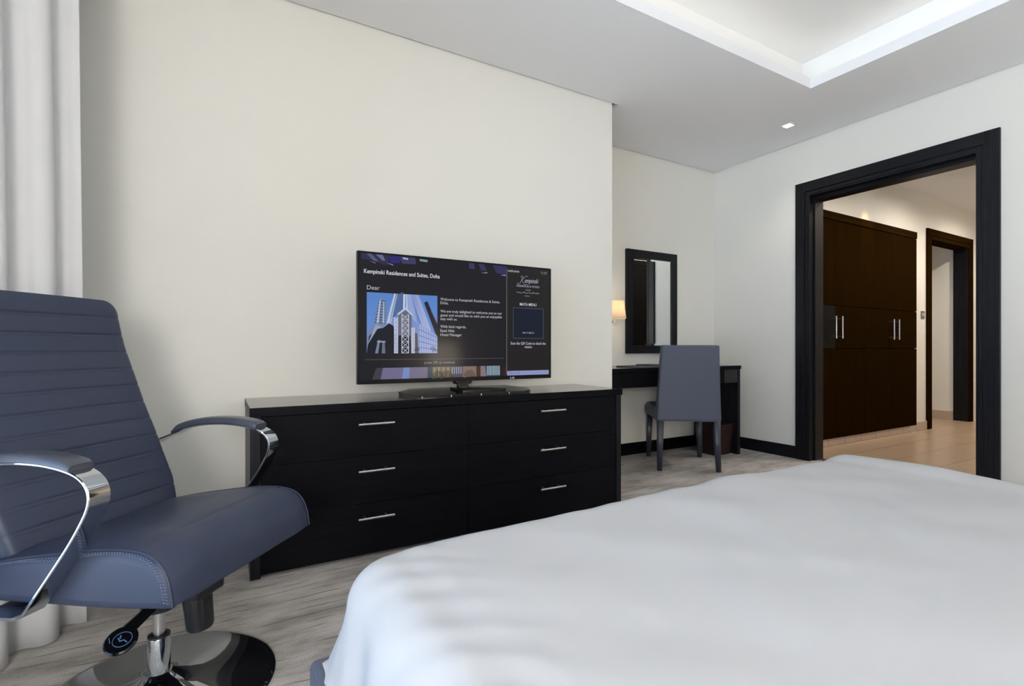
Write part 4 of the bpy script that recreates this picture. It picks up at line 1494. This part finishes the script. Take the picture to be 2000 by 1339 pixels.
# mechanism
bm = bmesh.new()
add_box(bm, -0.12, 0.14, -0.085, 0.085, 0.335, 0.368, bev=0.004)
add_box(bm, -0.07, 0.165, -0.05, 0.05, 0.285, 0.340, bev=0.008)
add_box(bm, 0.02, 0.205, -0.10, 0.10, 0.345, 0.372, bev=0.004)
add_lathe(bm, [(0, 0.235), (0.042, 0.235), (0.046, 0.29), (0, 0.29)], 28)
obj('tilt_mechanism', bm, M['black'], sw)
bm = bmesh.new()
kp = (0.118, 0.0, 0.295)
Mk = align_z(kp, (0.09, 0.03, -1))
rr_ = []
seg = 64
prof = [(0, -0.01), (0.027, -0.01), (0.031, 0.0), (0.035, 0.012), (0.0345, 0.03), (0.0325, 0.098), (0.030, 0.104), (0, 0.105)]
vs = add_lathe(bm, prof, seg)
for v in bm.verts:
    r = math.hypot(v.co.x, v.co.y)
    if r > 0.0315 and 0.01 < v.co.z < 0.1:
        a = math.atan2(v.co.y, v.co.x)
        k = 1 + 0.028 * math.cos(a * 16)
        v.co.x *= k; v.co.y *= k
for v in bm.verts: v.co = Mk @ v.co
obj('tension_knob', bm, M['black'], sw)
# height lever on the near side
lv = [Vector((0.075, 0.01, 0.322)), Vector((0.068, -0.05, 0.300)), Vector((0.055, -0.10, 0.272)), Vector((0.045, -0.135, 0.252))]
lv = cr_spline(lv, 6)
bm = bmesh.new()
rings = []
for i, p_ in enumerate(lv):
    w = 0.016 + 0.006 * i / (len(lv) - 1)
    rings.append([p_ + Vector((w * math.cos(k / 10 * 2 * PI), 0.004 * math.sin(k / 10 * 2 * PI) , 0.008 * math.sin(k / 10 * 2 * PI))) for k in range(10)])
loft(bm, rings)
lever = obj('height_lever', bm, M['blackgloss'], sw, angle=60)
Mp = align_z((0.050, -0.158, 0.238), (0.25, -0.50, 0.83))
bm = bmesh.new()
add_lathe(bm, [(0, -0.005), (0.030, -0.005), (0.035, -0.002), (0.0355, 0.002), (0.032, 0.005), (0, 0.0055)], 36, Mp)
for v in bm.verts:
    pass
obj('lever_paddle', bm, M['blackgloss'], lever)
bm = bmesh.new()
ci = [Mp @ Vector((0.004 + 0.020 * math.cos(k / 28 * 2 * PI), 0.018 * math.sin(k / 28 * 2 * PI), 0.0062)) for k in range(28)]
add_tube(bm, ci, 0.0007, 5, closed=True)
add_tube(bm, [Mp @ Vector(q) for q in ((-0.006, 0.004, 0.0064), (0.0, -0.004, 0.0064), (0.008, -0.002, 0.0064), (0.016, -0.008, 0.0064))], 0.0012, 5)
add_tube(bm, [Mp @ Vector(q) for q in ((-0.002, 0.010, 0.0064), (-0.001, 0.002, 0.0064))], 0.0018, 5)
add_tube(bm, [Mp @ Vector(q) for q in ((-0.026, 0.008, 0.0062), (-0.020, -0.006, 0.0062))], 0.0008, 5)
obj('lever_icon', bm, M['icon'], lever)
# column and base
bm = bmesh.new()
add_lathe(bm, [(0, 0.14), (0.0145, 0.14), (0.0145, 0.25), (0, 0.25)], 28)
obj('gas_lift', bm, M['steel'], sw)
bm = bmesh.new()
add_lathe(bm, [(0.0265, 0.050), (0.0285, 0.056), (0.0265, 0.062), (0.0275, 0.156), (0.0265, 0.1585), (0.0205, 0.1585), (0.0205, 0.12), (0, 0.12)], 44)
obj('column', bm, M['chrome'], sw)
bm = bmesh.new()
add_lathe(bm, [(0.0206, 0.150), (0.0272, 0.1587), (0.0265, 0.163), (0.0175, 0.164), (0.0155, 0.150)], 32)
obj('column_collar', bm, M['black'], sw)
bm = bmesh.new()
prof = [(0, 0.0), (0.285, 0.0), (0.290, 0.002), (0.2915, 0.006), (0.288, 0.0095), (0.270, 0.0125), (0.235, 0.0165), (0.19, 0.0215), (0.145, 0.0275), (0.105, 0.034), (0.075, 0.0405), (0.055, 0.047), (0.042, 0.0535), (0.036, 0.0575), (0.033, 0.0605), (0.026, 0.0615), (0, 0.0615)]
add_lathe(bm, prof, 128)
obj('base_disc', bm, M['darkchrome'], sw, angle=50)

def lit_shade(name, col, k):
    m = emis(name, col, k, (0.7, 0.66, 0.6, 1), 0.9)
    return m
M['fill_shade'] = lit_shade('fill_lamp_glow_shade', (1.0, 0.985, 0.96, 1), 30.0)  # glowing shade of the added fill lamp
M['shade_warm'] = lit_shade('lit_cream_shade', (1.0, 0.84, 0.66, 1), 7.0)
fl = thing('added_fill_lamp', 'added unseen fill lamp with a white drum shade behind the camera', 'lamp', (-0.60, -1.12, 0))  # added out of view to brighten the television wall
bm = bmesh.new(); add_lathe(bm, [(0, 0), (0.14, 0), (0.14, 0.012), (0.012, 0.02), (0.012, 1.3), (0, 1.3)], 32); obj('stand', bm, M['steel'], fl)
bm = bmesh.new(); add_lathe(bm, [(0.25, 1.04), (0.23, 1.42)], 40); obj('lamp_shade', bm, M['fill_shade'], fl)
# ------------------------------------------------------------------ bedside lamp behind the camera, mirrored in the television
M['nightwood'] = M['woodx']
ns = thing('nightstand', 'dark bedside table beyond the bed seen only mirrored in the television', 'nightstand', (2.42, -1.1, 0))
bm = bmesh.new()
add_box(bm, -0.24, 0.24, -0.2, 0.2, 0.05, 0.48, bev=0.003); obj('body', bm, M['woodx'], ns)
bm = bmesh.new(); add_box(bm, -0.225, 0.225, 0.2, 0.216, 0.10, 0.44, bev=0.002); obj('drawer', bm, M['woodx'], ns)
bm = bmesh.new(); add_box(bm, -0.22, 0.22, -0.18, 0.18, 0, 0.05); obj('plinth', bm, M['black'], ns)
tl = thing('table_lamp', 'cream shaded bedside lamp mirrored as a warm glow in the television', 'lamp', (2.50, -1.1, 0.48))
bm = bmesh.new(); add_lathe(bm, [(0.19, 0.20), (0.17, 0.54)], 40); obj('lamp_shade', bm, M['shade_warm'], tl)
bm = bmesh.new(); add_lathe(bm, [(0, 0), (0.08, 0), (0.075, 0.015), (0.02, 0.03), (0.012, 0.1), (0.012, 0.3), (0, 0.3)], 28); obj('stem', bm, M['steel'], tl)
bm = bmesh.new(); add_lathe(bm, [(0, 0.30), (0.025, 0.32), (0.03, 0.35), (0.02, 0.375), (0, 0.38)], 20); obj('bulb', bm, M['bulb'], tl)
